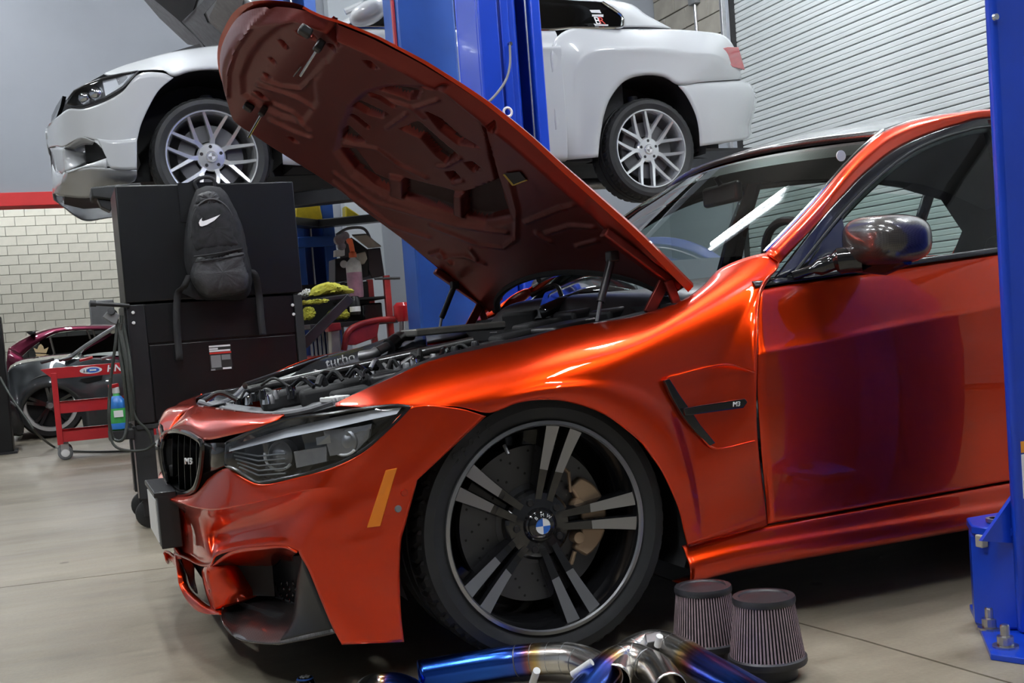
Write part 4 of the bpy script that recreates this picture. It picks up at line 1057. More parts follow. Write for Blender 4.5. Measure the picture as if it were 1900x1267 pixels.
for i in range(14):
    px = rnd.uniform(620, 900); py = lerp(712, 640, (px-620)/280)+rnd.uniform(-6, 6); p = at(px, py, rnd.uniform(.3, .5))
    eb(MB().lathe([(0, .01), (.008, .01), (.011, .004), (.012, -.012)], 12, 'Z', p), 'bolt_head', rnd.choice(['chrome', 'dull_steel', 'satin_black']))
# scuttle below the windscreen with louvres and wiper
cw = MB(); cw.grid(net([across(Vector((.47, .20, .80)), 12, .10, .03), across(Vector((.55, .18, .86)), 12, .14, .03), across(Vector((.66, .16, .89)), 12, .16, .0), across(Vector((.74, .14, .90)), 12, .17, -.03)], 2, 5)); eb(cw, 'scuttle', 'satin_black', angle=50)
lv = MB().box((0, 0, 0), (.006, .03, .012)).build('scuttle_louvre', 'grey_plastic', car, bevel=.001)
for k in range(34):
    o = lv if k == 0 else lv.copy()
    if k: COL.objects.link(o)
    o.parent = car; o.matrix_parent_inverse = lv.matrix_parent_inverse.copy(); o.location = at(985+k*5.2, 588-k*.55, .46)
eb(MB().tube([at(1000, 520, 1.1), at(1080, 478, 1.2), at(1150, 480, 1.0)], .012, 8), 'wiper_arm', 'satin_black')
eb(MB().tube(spline([at(985, 548, .9), at(1030, 530, .85), at(1044, 560, .8), at(1046, 585, .78)], 5), .008, 8), 'hose', 'gloss_black')
filt = MB(); filt.grid(net([[at(1000, 575, .72), at(1100, 535, .70), at(1195, 545, .60)], [at(1010, 545, .95), at(1100, 515, .92), at(1190, 528, .82)], [at(1020, 540, 1.1), at(1100, 508, 1.08), at(1180, 520, 1.0)]], 6, 4)); eb(filt, 'microfilter_cover', 'gloss_black', solid=.03)
# ================================================================== white coupe up on the lift
YW, YWC = 4.03, 4.93
wc = thing('sports_coupe', 'white sports coupe raised high on the blue lift, silver multi-spoke wheels hanging', 'car', (1.25, YWC, 1.55))
_planw = table([(3.99, -.50), (4.0, -.56), (4.01, -.63), (4.04, -.71), (4.1, -.79), (4.2, -.86), (4.35, -.91), (4.55, -.95), (4.75, -.975), (4.95, -.99)])
def wrapw(px, py, d=0.0):
    lo, hi = 4.0, 4.95
    if at(px, py, lo).x-(_planw(lo)+d) > 0: return at(px, py, lo)
    for _ in range(40):
        m = (lo+hi)/2
        if at(px, py, m).x-(_planw(m)+d) > 0: hi = m
        else: lo = m
    return at(px, py, hi)
def bothw(mb, name, mat, **k):
    a = mb.build(name, mat, wc, **k); mb.mirror(YWC).build(name, mat, wc, **k); return a
def aw(px, py, o=0.0): return at(px, py, YW+o)
I_ = [(200, 141, .24), (256, 132, .06), (303, 131, -.02), (322, 141, -.03), (350, 133, -.03), (385, 129, -.03), (420, 131, -.03), (455, 142, -.03), (487, 166, -.03), (508, 205, -.03), (520, 250, -.03), (525, 305, -.03)]
O_ = [(192, 138, .28), (226, 124, .24), (265, 112, .21), (309, 100, .19), (340, 94, .18), (375, 89, .17), (410, 85, .16), (470, 77, .15), (545, 64, .12), (600, 90, .0), (600, 200, -.04), (600, 310, -.03)]
rows = []
for s in (0, .05, .15, .35, .6, .82, 1):
    r = []
    for i, (a, b) in enumerate(zip(I_, O_)):
        wt = [0, .2, .6, 1, 1, 1, 1, 1, .8, .3, 0, 0][i]; g_ = lerp(s, s*s*.9+.1*s**4, wt)
        r.append(aw(lerp(a[0], b[0], s), lerp(a[1], b[1], s), lerp(a[2], b[2], g_)-(.008 if s in (.05, .15) and 2 < i < 10 else 0)))
    rows.append(r)
bothw(MB().grid(net(rows, 5, 4)), 'front_wing', 'white_paint', solid=.004, angle=60)
# side between the wheels
rows = []
for z, y in ((1.80, 4.05), (1.81, 4.01), (1.86, 3.995), (2.0, 3.985), (2.2, 3.98), (2.42, 3.985), (2.478, 3.982), (2.492, 3.990), (2.52, 4.012), (2.57, 4.03), (2.60, 4.05)):
    rows.append([Vector((x, y, z+(.012*(x-1.8) if z > 2.3 else 0)+(.015*max(0, x-1.9) if z < 1.9 else 0))) for x in (.46, .8, 1.2, 1.6, 1.95, 2.0)])
bothw(MB().grid(net(rows, 4, 4)), 'door_side', 'white_paint', solid=.004, angle=45)
Ir = [(1109, 292, -.03), (1113, 254, -.03), (1120, 214, -.035), (1133, 180, -.035), (1160, 149, -.035), (1197, 139, -.035), (1231, 142, -.035), (1259, 157, -.035), (1300, 152, .0), (1340, 149, .12), (1373, 147, .30)]
Or = [(1036, 298, .02), (1030, 240, -.045), (1026, 160, -.045), (1024, 86, -.045), (1060, 54, .02), (1140, 55, .04), (1230, 55, .08), (1300, 59, .14), (1345, 68, .22), (1366, 100, .28), (1375, 146, .31)]
rows = []
for s in (0, .05, .15, .4, .56, .63, .82, 1):
    r = []
    for i, (a, b) in enumerate(zip(Ir, Or)):
        o0 = lerp(a[2], b[2], s*s)-(.012 if s in (.05, .15) and i < 8 else 0)
        o1 = {0: a[2], .05: a[2]-.012, .15: a[2]-.012, .4: -.046, .56: -.047, .63: -.034, .82: lerp(-.03, b[2], .45), 1: b[2]}[s]
        r.append(aw(lerp(a[0], b[0], s), lerp(a[1], b[1], s), lerp(o0, o1, [0, 0, 0, .3, 1, 1, 1, .8, .3, 0, 0][i])))
    rows.append(r)
bothw(MB().grid(net(rows, 5, 4)), 'rear_wing', 'white_paint', solid=.004, angle=45)
rb = [[(1259, 159, -.035), (1300, 154, .0), (1340, 151, .12), (1374, 149, .30), (1386, 152, .55), (1388, 154, .9)],
      [(1274, 178, -.04), (1312, 172, -.01), (1352, 164, .11), (1388, 160, .30), (1398, 163, .55), (1400, 166, .9)],
      [(1290, 210, -.04), (1322, 208, -.01), (1360, 200, .11), (1394, 192, .30), (1403, 190, .55), (1404, 190, .9)],
      [(1297, 240, -.035), (1328, 238, -.01), (1360, 234, .10), (1385, 232, .28), (1393, 230, .55), (1394, 232, .9)],
      [(1299, 271, -.03), (1330, 267, .0), (1360, 263, .10), (1384, 258, .28), (1394, 250, .55), (1396, 248, .9)]]
bothw(MB().grid(net([[aw(*p) for p in r] for r in rb], 5, 5)), 'rear_bumper', 'white_paint', solid=.004, angle=60)
tl = MB().prism([aw(a, b, o-.035) for a, b, o in ((1332, 91, .12), (1350, 87, .19), (1370, 87, .28), (1376, 108, .30), (1382, 129, .33), (1360, 124, .22), (1344, 111, .15))], (.02, .03, 0))
bothw(tl, 'tail_lamp', 'tail_red', bevel=.004, smooth=False)
# boot and roof
def acrossw(P, n, up=.04, bx=0):
    return [Vector((P.x+bx*4*t*(1-t), lerp(P.y, 2*YWC-P.y, t), P.z+up*4*t*(1-t))) for t in [i/n for i in range(n+1)]]
MB().grid(net([acrossw(aw(1230, 54, .09), 10), acrossw(aw(1300, 59, .15), 10), acrossw(aw(1345, 68, .23), 10), acrossw(aw(1366, 100, .29), 10, 0, .05), acrossw(aw(1375, 146, .32), 10, 0, .07)], 2, 4)).build('boot_lid', 'white_paint', wc, angle=60)
roof = [Vector((.55, 4.17, 2.60)), Vector((.95, 4.22, 2.80)), Vector((1.25, 4.27, 2.93)), Vector((1.7, 4.29, 2.97)), Vector((2.2, 4.27, 2.90)), aw(1160, 4, .20), aw(1200, 28, .15), aw(1245, 52, .10)]
rin = [Vector((.66, 4.10, 2.61)), Vector((1.02, 4.16, 2.77)), Vector((1.3, 4.22, 2.885)), Vector((1.7, 4.245, 2.92)), Vector((2.12, 4.22, 2.85)), aw(1118, 4, .13), aw(1152, 28, .08), aw(1152, 50, .05)]
bothw(MB().grid(net([roof, [a.lerp(b, .5)+Vector((0, -.015, 0)) for a, b in zip(roof, rin)], rin], 5, 4)), 'roof_rail', 'white_paint', solid=.006, angle=60)
MB().grid(net([acrossw(p, 10, .05) for p in roof[2:6]], 2, 4)).build('roof_panel', 'dark_paint', wc, angle=60)
MB().grid(net([acrossw(p, 10, .03) for p in roof[:3]], 2, 4)).build('windscreen', 'tint_glass', wc, angle=80)
MB().grid(net([acrossw(p, 10, .05) for p in roof[5:8]], 2, 4)).build('rear_screen', 'tint_glass', wc, angle=80)
low = [Vector((x, 4.055, 2.607+.012*(x-1.8))) for x in (.66, .9, 1.2, 1.6, 1.95)]+[aw(1060, 53, .03), aw(1120, 53, .035), aw(1150, 52, .04)]
sgw = MB().grid([low, [a.lerp(b, .5) for a, b in zip(low, rin)], rin]); bothw(sgw, 'side_glass', 'tint_glass')
bothw(MB().tube(spline([p+Vector((0, -.006, .002)) for p in low]+[aw(1156, 44, .05), aw(1152, 28, .07), aw(1118, 4, .12)], 4), .008, 6), 'window_trim', 'chrome')
MB().bb(.5, 2.5, 4.16, 5.70, 2.0, 2.62).build('cabin', 'interior', wc)
# stickers on the rear quarter glass
for body, px, py, sz, mt in (('B', 1107, 40.5, .075, 'white_vinyl'), ('R', 1114.5, 40.5, .07, 'red_vinyl')):
    text_mesh('glass_sticker', body, sz, mt, wc, aw(px, py, .045)-Vector((0, .02, 0)), (1, 0, 0), (0, .35, 1), .0008, shear=-.15)
for l in ([(1091.5, 20), (1110, 20), (1113, 26), (1095, 25)], [(1096, 28.5), (1117, 28.5), (1117, 33), (1096, 32)], [(1099, 45.5), (1126, 47), (1126, 49.5), (1102, 49.5)]):
    MB().prism([aw(p_[0], p_[1], .045)-Vector((0, .02, 0)) for p_ in l], (0, .001, 0)).build('glass_sticker', 'white_vinyl', wc, smooth=False)
# front bumper
Q = [[(322, 144), (300, 135), (258, 137), (228, 169), (196, 188), (156, 202), (128, 202), (110, 214), (91, 230)],
     [(292, 171), (270, 182), (240, 196), (213, 206), (185, 216), (152, 224), (124, 228), (106, 234), (84, 242)],
     [(264, 225), (247, 232), (226, 238), (202, 242), (178, 244), (152, 246), (122, 256), (104, 258), (86, 262)],
     [(254, 262), (239, 264), (222, 266), (203, 266), (178, 260), (150, 255), (118, 272), (104, 271), (90, 274)]]
N_ = [[wrapw(a, b, 0) for a, b in r] for r in Q]
mb = MB(); mb.grid(net(N_, 5, 5))
mb.grid(net([[wrapw(a, b) for a, b in r] for r in ([(254, 256), (239, 258), (222, 260), (203, 260), (180, 257)], [(254, 288), (238, 289), (221, 290), (205, 288), (190, 276)], [(254, 314), (237, 315), (219, 314), (205, 311), (197, 292)])], 5, 4))
mb.grid(net([[wrapw(117, 275, -.004), wrapw(107, 273), wrapw(92, 275, .004)], [wrapw(119, 296, .0), wrapw(110, 296, .004), wrapw(99, 292, .01)], [wrapw(122, 319, .01), wrapw(115, 325, .01), wrapw(104, 318, .02)]], 5, 4))
mb.grid(net([[wrapw(117, 275, -.004), wrapw(119, 296, .0), wrapw(122, 319, .0)], [wrapw(138, 280, .06), wrapw(140, 294, .06), wrapw(145, 308, .05)], [wrapw(158, 283, .12), wrapw(158, 293, .12), wrapw(160, 301, .12)]], 5, 4))
mb.grid(net([[wrapw(117, 275, 0), wrapw(150, 255, 0), wrapw(176, 262, 0)], [wrapw(140, 275, .07), wrapw(155, 268, .08), wrapw(172, 268, .08)]], 5, 3))
mb.grid(net([[wrapw(122, 318, -.01), wrapw(160, 306, -.01), wrapw(198, 293, -.005)], [wrapw(125, 321, -.015), wrapw(160, 310, -.015), wrapw(198, 312, -.005)]], 5, 2))
# valance under the lip
mb.grid(net([[wrapw(122, 320, -.01), wrapw(160, 311, -.01), wrapw(198, 312, .0), wrapw(254, 315, 0)], [wrapw(113, 340, .0), wrapw(160, 338, .06), wrapw(205, 332, .10), wrapw(254, 326, .12)], [wrapw(99, 361, .0), wrapw(160, 367, .10), wrapw(210, 354, .2), wrapw(250, 335, .2)]], 5, 5))
mb.grid(net([[wrapw(122, 320, 0), wrapw(104, 318, .02), wrapw(95, 300, .02)], [wrapw(113, 340, 0), wrapw(106, 340, .0), wrapw(97, 335, 0)], [wrapw(99, 361, 0), wrapw(98, 358, 0), wrapw(97, 352, 0)]], 5, 3))
bothw(mb, 'front_bumper', 'white_paint', solid=.004, angle=50)
bothw(MB().prism([wrapw(a, b, .125) for a, b in ((157, 266), (176, 264), (188, 276), (197, 292), (160, 303))], (.01, .02, 0)), 'intake_grille', 'matte_black', smooth=False)
bothw(MB().prism([wrapw(a, b, .02) for a, b in ((94, 229), (96, 214), (104, 197), (116, 178), (112, 196), (103, 222))], (.02, .02, 0)), 'kidney_grille', 'gloss_black', smooth=False)
mid_in = MB().grid([[wrapw(92, 276, .02), wrapw(106, 274, .03)], [wrapw(97, 330, .02), wrapw(114, 326, .03)]]); bothw(mid_in, 'middle_intake', 'dull_steel')
tpw = [(257, 132), (226, 137), (190, 146), (160, 157), (138, 169), (128, 182), (124, 194)]; btw = [(257, 132), (228, 163), (196, 182), (156, 196), (140, 198), (131, 198), (124, 194)]
A = resample([wrapw(*p) for p in tpw], 24); B = resample([wrapw(*p) for p in btw], 24)
bothw(MB().grid(ruled(A, B, 24, 5, (-.01, -.01, 0))), 'lamp_lens', 'lens')
A2 = resample([wrapw(*p, .05) for p in tpw], 24); B2 = resample([wrapw(*p, .05) for p in btw], 24)
hs = MB().grid(ruled(A2, B2, 24, 4)); hs.grid([A, A2]); hs.grid([B, B2]); bothw(hs, 'lamp_housing', 'dull_steel')
bothw(MB().prism([wrapw(a, b, .035) for a, b in ((190, 150), (245, 138), (226, 160), (196, 178))], (.01, .01, 0)), 'lamp_reflector', 'emblem_white', smooth=False)
for a, b in ((160, 180), (180, 172)):
    p = wrapw(a, b, .03); bothw(MB().lathe([(0, -.02), (.02, -.016), (.034, 0), (.04, .02)], 20, 'Y', p), 'projector', 'chrome')
bothw(MB().tube(A+list(reversed(B)), .006, 6, False), 'lamp_rim', 'satin_black')
# engine bay, open bonnet
MB().grid(net([acrossw(wrapw(128, 181, .05), 10, .02, -.06), acrossw(aw(192, 138, .30), 10, .0, -.1), acrossw(aw(309, 102, .22), 10, -.02), acrossw(aw(470, 80, .2), 10, -.02)], 2, 3)).build('engine_bay', 'satin_black', wc)
bx, bz = .42, 2.50; ux, uz = -.70, .714
def hw(s, y, d=0): return Vector((bx+ux*s-uz*d, y, bz+uz*s+ux*d*-1*(-1)))
bw = MB(); bw.grid([[hw(s, y, -.012) for y in (4.20, 4.5, 4.93, 5.36, 5.66)] for s in (0, .4, .8, 1.25)]); bo = bw.build('bonnet', 'white_paint', wc, solid=.02)
def hpoly(pts, d, name, mat, th=.012):
    q = []
    for a, b in pts:
        # intersect the view of this point with the bonnet's inner face
        r = ray(a, b); nrm = Vector((uz, 0, -ux)); o = Vector((bx, 0, bz))+nrm*(-d-.012); t = (o-CAM).dot(nrm)/r.dot(nrm); q.append(CAM+r*t)
    MB().prism(q, Vector((uz, 0, -ux))*th).build(name, mat, bo, smooth=False)
pp = lambda l: [(240+a/5.94, b/5.94) for a, b in l]
hpoly(pp([(110, -60), (230, -60), (560, 240), (800, 480), (830, 520), (640, 490), (330, 200)]), .004, 'bonnet_edge', 'seal_grey')
hpoly(pp([(230, -40), (760, -60), (700, 120), (570, 245)]), .012, 'insulation', 'matte_black')
hpoly(pp([(700, 130), (860, -40), (990, -40), (820, 160), (860, 250), (1010, 380), (980, 490), (830, 505), (700, 350), (600, 240)]), .006, 'inner_frame', 'seal_grey')
hpoly(pp([(880, 180), (990, -40), (1260, -40), (1240, 80), (1090, 260), (1020, 375), (890, 255)]), .010, 'insulation_pad', 'radiator_grey')
MB().prism([aw(319, 96, .6), aw(370, 81, .6), aw(375, 88, .6), aw(322, 98, .6)], (0, .05, 0)).build('slam_cover', 'satin_black', wc, smooth=False)
# door mirror
c = aw(684, 24, -.12); mr = MB(); rows = []
for i in range(13):
    ph = -pi/2+pi*i/12; t = sin(ph); rr = max(0, 1-abs(t)**3)**.5
    rows.append([c+Vector((.115*rr*cos(2*pi*k/24)+.02*t, .11*t, .062*rr*sin(2*pi*k/24)+.035*rr*cos(2*pi*k/24))) for k in range(24)])
mr.grid(rows, True); bothw(mr, 'mirror_cap', 'white_paint', angle=70)
bothw(MB().tube([aw(640, 22, .0), aw(672, 8, -.03)], .02, 8), 'mirror_arm', 'white_paint')
# underside
MB().prism([(-.92, 4.75, 1.76), (-.80, 4.40, 1.77), (-.5, 4.36, 1.78), (2.95, 4.36, 1.84), (3.35, 4.4, 1.86), (3.35, 5.46, 1.86), (2.95, 5.50, 1.84), (-.5, 5.50, 1.78), (-.80, 5.46, 1.77), (-.92, 5.11, 1.76)], (0, 0, .10)).build('underbody', 'underbody', wc, smooth=False)
MB().bb(2.99, 3.42, 4.10, 5.76, 1.855, 1.875).build('rear_diffuser', 'satin_black', wc, smooth=False)
bothw(MB().bb(.30, 2.20, 4.06, 4.40, 1.80, 1.86), 'side_underbody', 'underbody', smooth=False)
MB().tube([(.6, 4.7, 1.72), (2.6, 4.7, 1.74), (3.2, 4.6, 1.80)], .04, 12).build('exhaust_pipe', 'dull_steel', wc)
for xc in (-.148, 2.613):
    s = MB(); rows = []
    for y in (4.01, 4.40): rows.append([Vector((xc+.40*cos(radians(a)), y, 1.93+.40*sin(radians(a)))) for a in range(-15, 196, 10)])
    s.grid(rows); s.add([Vector((xc, 4.40, 1.93))]+rows[1], [(0, i, i+1) for i in range(1, len(rows[1]))]); bothw(s, 'wheel_arch_liner', 'matte_black')
    bothw(MB().tube([(xc+.03, 4.28, 1.95), (xc+.03, 4.30, 2.25)], .035, 12), 'spring_strut', 'grey_plastic')
W1 = white_wheel(wc, (-.148, 4.03, 1.869))
for x, y, rz in ((2.613, 4.03, 0), (-.148, 5.83, pi), (2.613, 5.83, pi)):
    o = copy_part(W1, wc); o.location = (x, y, 1.869); o.rotation_euler = (0, 0, rz)
# ================================================================== lifts
def bolt(t, p, s=1.0, name='anchor_bolt'):
    m = MB(); m.lathe([(.030*s, 0), (.030*s, .005*s), (.019*s, .006*s), (.019*s, .026*s), (.011*s, .028*s), (.011*s, .05*s), (.009*s, .054*s), (0, .054*s)], 6 if False else 12, 'Z', p); m.build(name, 'steel', t, angle=25)
# near post of the lift holding the red car's bay
nl = thing('lift_post', 'bright blue lift post standing in front of the red car on the right edge', 'lift post', (1.15, -.5, 0), 'two-post car lifts')
MB().bb(.962, 1.50, -.485, -.455, .014, 3.6).build('post_flange', 'lift_blue', nl, bevel=.012, bseg=3)
MB().bb(1.22, 1.47, -.455, -.27, .014, 3.6).build('post_column', 'lift_blue', nl, bevel=.01)
MB().prism([(.800, -.545, 0), (.965, -.335, 0), (1.06, -.21, 0), (1.55, -.21, 0), (1.55, -.62, 0), (.835, -.62, 0)], (0, 0, .014)).build('base_plate', 'lift_blue', nl, bevel=.002, smooth=False)
cz = .238
MB().prism([(.935, -.36, .014), (.985, -.30, .014), (1.10, -.30, .014), (1.10, -.46, .014), (.985, -.46, .014), (.945, -.42, .014)], (0, 0, cz-.014)).build('foot_box', 'lift_blue', nl, bevel=.008)
MB().prism([(.925, -.375, cz), (.985, -.295, cz), (1.10, -.295, cz), (1.10, -.47, cz), (.985, -.47, cz), (.932, -.43, cz)], (0, 0, .022)).build('foot_top', 'lift_blue', nl, bevel=.004)
MB().prism([at(1822, 1004, -.455), at(1886, 1008, -.455), at(1886, 912, -.455)], (0, .010, 0)).build('gusset', 'lift_blue', nl, smooth=False)
MB().lathe([(0, 0), (.018, 0), (.022, .004), (.022, .012), (.014, .012)], 20, 'Z', (.985, -.39, cz+.022)).build('pin', 'dull_steel', nl)
MB().box((.930, -.40, cz-.012), (.02, .022, .03)).build('stop_tab', 'beige_metal', nl, bevel=.003)
for a, b in ((1837, 1166), (1866, 1200)): bolt(nl, atz(a, b, .014), .95)
for z0, z1, mt in ((.462, .436, 'orange_vinyl'), (.432, .330, 'white_vinyl')):
    MB().bb(.978, 1.10, -.4875, -.4845, z1, z0).build('post_sticker', mt, nl, smooth=False)
for z0, z1, x0, x1 in ((.425, .378, .988, .996), (.372, .352, .980, 1.004), (.348, .343, .985, 1.01), (.340, .335, .985, 1.01), (.425, .345, 1.02, 1.06)):
    MB().bb(x0, x1, -.4885, -.4870, z1, z0).build('sticker_print', 'label_dark', nl, smooth=False)
MB().lathe([(0, -.006), (.007, -.006), (.009, 0)], 14, 'Y', at(1846, 32, -.486)).build('bolt_head', 'chrome', nl)

# far post of the same lift, open channel facing the car
ml = thing('lift_post', 'bright blue open-channel lift post rising behind the raised bonnet', 'lift post', (1.02, 2.6, 0), 'two-post car lifts')
MB().bb(.868, .968, 2.44, 2.47, .014, 3.6).build('channel_lip', 'lift_blue', ml, bevel=.008)
MB().bb(1.132, 1.182, 2.44, 2.47, .014, 3.6).build('channel_lip', 'lift_blue', ml, bevel=.008)
MB().bb(.868, .885, 2.47, 2.72, .014, 3.6).build('channel_side', 'lift_blue', ml, bevel=.004)
MB().bb(1.165, 1.182, 2.47, 2.72, .014, 3.6).build('channel_side', 'lift_blue', ml, bevel=.004)
MB().bb(.868, 1.182, 2.72, 2.74, .014, 3.6).build('channel_back', 'lift_blue', ml, bevel=.004)
MB().bb(.972, 1.075, 2.475, 2.60, .9, 3.2).build('carriage', 'lift_blue', ml, bevel=.02, bseg=3)
MB().bb(.985, 1.03, 2.46, 2.475, .9, 3.2).build('carriage_rail', 'lift_blue', ml, bevel=.008)
MB().bb(.975, 1.12, 2.40, 2.48, .3, 1.085).build('arm_block', 'lift_blue', ml, bevel=.01)
MB().tube([(1.118, 2.47, .9), (1.118, 2.47, 3.4)], .006, 8).build('lift_cable', 'steel', ml)
p = at(946, 82, 2.44); MB().lathe([(0, -.014), (.008, -.014), (.012, -.006), (.012, .004)], 14, 'Y', p).build('bolt_head', 'chrome', ml)
MB().tube(spline([at(946, 84, 2.43), at(946, 120, 2.42), at(938, 150, 2.40), at(918, 178, 2.36), at(898, 196, 2.34)], 6), .006, 8).build('air_line', 'grey_plastic', ml)
q = at(942, 208, 2.40); MB().tube([q+Vector((.02*cos(k*pi/8), 0, .02*sin(k*pi/8))) for k in range(17)], .006, 8, False).build('hook_ring', 'white_plastic', ml)
MB().bb(.80, 1.25, 2.40, 2.85, 0, .014).build('base_plate', 'lift_blue', ml, smooth=False)

# lift carrying the white car: near post seen from outside, far post, arms
wl = thing('lift_post', 'dull blue plain-backed lift post just in front of the white coupe', 'lift post', (.95, 3.45, 0), 'two-post car lifts')
MB().bb(.768, 1.098, 3.36, 3.40, .014, 3.8).build('post_back', 'lift_blue_dull', wl, bevel=.015, bseg=3)
MB().bb(.775, .795, 3.40, 3.62, .014, 3.8).build('post_side', 'lift_blue_dull', wl, bevel=.004)
MB().bb(1.072, 1.092, 3.40, 3.62, .014, 3.8).build('post_side', 'lift_blue_dull', wl, bevel=.004)
MB().bb(.752, .766, 3.37, 3.40, 1.5, 3.8).build('edge_guard', 'jack_red', wl, bevel=.003)
MB().bb(.70, 1.2, 3.3, 3.75, 0, .014).build('base_plate', 'lift_blue_dull', wl, smooth=False)
MB().bb(.82, 1.05, 3.45, 3.68, 1.35, 1.72).build('carriage', 'lift_blue_dull', wl, bevel=.01)
for x1, y1 in ((.25, 4.35), (2.05, 4.30)):
    MB().bar((.94, 3.66, 1.62), (x1, y1, 1.64), .12, .08).build('lift_arm', 'satin_black', wl, bevel=.006)
    MB().tube([(x1, y1, 1.60), (x1, y1, 1.76)], .05, 16).build('lift_pad', 'rubber', wl)
fp = thing('lift_post', 'blue lift post with yellow pad brackets seen far behind the black tool cabinet', 'lift post', (.93, 6.35, 0), 'two-post car lifts')
MB().bb(.70, .80, 6.30, 6.34, .014, 3.8).build('channel_lip', 'lift_blue_dull', fp, bevel=.006)
MB().bb(.955, 1.045, 6.30, 6.34, .014, 3.8).build('channel_lip', 'lift_blue_dull', fp, bevel=.006)
MB().bb(.70, 1.045, 6.52, 6.56, .014, 3.8).build('channel_back', 'lift_blue_dull', fp, bevel=.006)
MB().bb(.70, .715, 6.34, 6.52, .014, 3.8).build('channel_side', 'lift_blue_dull', fp, bevel=.004)
MB().bb(1.03, 1.045, 6.34, 6.52, .014, 3.8).build('channel_side', 'lift_blue_dull', fp, bevel=.004)
MB().tube([(.86, 6.33, .3), (.86, 6.33, 3.6)], .008, 8).build('lift_cable', 'dull_steel', fp)
MB().bb(.74, 1.02, 6.26, 6.31, 1.52, 1.60).build('carriage_bar', 'lift_blue_dull', fp, bevel=.006)
for l in ([(548, 382), (594, 379), (600, 412), (560, 418), (548, 412)], [(641, 381), (688, 412), (650, 417), (642, 410)]):
    MB().prism([at(a, b, 6.18) for a, b in l], (0, .12, 0)).build('yellow_bracket', 'lift_yellow', fp, bevel=.012)
for x1, y1 in ((.2, 5.5), (2.0, 5.5)): MB().bar((.88, 6.25, 1.69), (x1, y1, 1.69), .12, .06).build('lift_arm', 'satin_black', fp, bevel=.006)
MB().prism([at(a, b, 3.9) for a, b in ((168, 347), (262, 338), (262, 362), (215, 372), (170, 366))], (0, .25, 0)).build('front_arm_pad', 'rubber', wl, bevel=.01)
MB().prism([at(a, b, 3.92) for a, b in ((180, 368), (214, 372), (205, 392), (188, 384))], (0, .1, 0)).build('arm_lock', 'satin_black', wl, bevel=.006)

# ================================================================== black tool cabinet seen from behind
CY = 3.0
tc = thing('tool_cabinet', 'tall black steel tool cabinet turned with its plain back to the camera', 'cabinet', (-.35, 3.25, 0))
MB().bb(-.735, .075, CY, CY+.45, 1.045, 1.575).build('upper_box', 'cabinet_black', tc, bevel=.006)
MB().bb(-.745, .035, CY+.02, CY+.47, .475, 1.04).build('lower_box', 'cabinet_black', tc, bevel=.006)
MB().bb(-.735, -.655, CY+.004, CY+.022, .49, 1.035).build('corner_post', 'satin_black', tc, bevel=.004)
MB().bb(.03, .07, CY, CY+.42, .30, 1.035).build('side_post', 'matte_black', tc, bevel=.004)
MB().bb(-.655, .03, CY+.012, CY+.022, .855, 1.035).build('upper_back_panel', 'cabinet_black', tc, bevel=.003)
MB().bb(-.650, .025, CY+.010, CY+.022, .50, .845).build('lower_back_panel', 'cabinet_black', tc, bevel=.003)
MB().bb(-.74, .035, CY+.005, CY+.03, .462, .485).build('bottom_rail', 'matte_black', tc, bevel=.003)
for a, b in ((247, 580), (248, 599), (543, 566), (545, 583), (262, 580), (266, 610)):
    MB().lathe([(0, -.004), (.006, -.003), (.008, 0)], 12, 'Y', at(a, b, CY+(.0 if a > 500 or a < 250 else .012))).build('rivet', 'white_plastic' if a != 262 and a != 266 else 'matte_black', tc)
for x in (-.71, .0):
    for y in (CY+.06, CY+.40):
        MB().bb(x-.045, x+.045, y-.05, y+.05, .14, .48).build('leg', 'matte_black', tc, bevel=.004)
        MB().bb(x-.05, x-.044, y-.052, y-.047, .15, .42).build('leg_edge', 'steel', tc, bevel=.001)
        MB().lathe([(0, -.022), (.055, -.022), (.066, -.014), (.068, 0), (.066, .014), (.055, .022), (0, .022)], 24, 'Y', (x, y, .068)).build('caster_wheel', 'rubber', tc)
        MB().bb(x-.03, x+.03, y-.035, y-.028, .06, .145).bb(x-.03, x+.03, y+.028, y+.035, .06, .145).bb(x-.03, x+.03, y-.035, y+.035, .138, .145).build('caster_fork', 'satin_black', tc)
MB().tube([at(172, 563, CY-.0), at(240, 567, CY)], .010, 10).build('handle_bar', 'satin_black', tc)
MB().tube([at(167, 563, CY), at(178, 563, CY)], .015, 12).build('handle_grip', 'rubber', tc)
MB().bb(-.46, -.28, CY-.006, CY, 1.40, 1.58).build('hook_plate', 'cabinet_black', tc)
lx0, lx1, lz0, lz1 = -.385, -.285, .705, .822
lab = MB().bb(lx0, lx1, CY+.006, CY+.010, lz0, lz1).build('paper_label', 'label_dark', tc, smooth=False)
for z, x0, x1, mt in ((.818, lx0, lx1-.002, 'white_vinyl'), (.806, lx0, lx0+.04, 'white_vinyl'), (.796, lx0, lx1-.004, 'white_vinyl'), (.786, lx0, lx1, 'red_vinyl'), (.712, lx1-.045, lx1-.005, 'white_vinyl'), (.709, lx0, lx0+.02, 'grey_vinyl')):
    MB().bb(x0, x1, CY+.0045, CY+.0062, z-.004, z+.004).build('label_line', mt, tc, smooth=False)
MB().bb(lx0+.004, lx1-.05, CY+.0048, CY+.0062, .718, .776).build('label_block', 'grey_vinyl', tc, smooth=False)
MB().bb(lx1-.046, lx1-.006, CY+.0048, CY+.0062, .752, .776).build('label_block', 'grey_vinyl', tc, smooth=False)

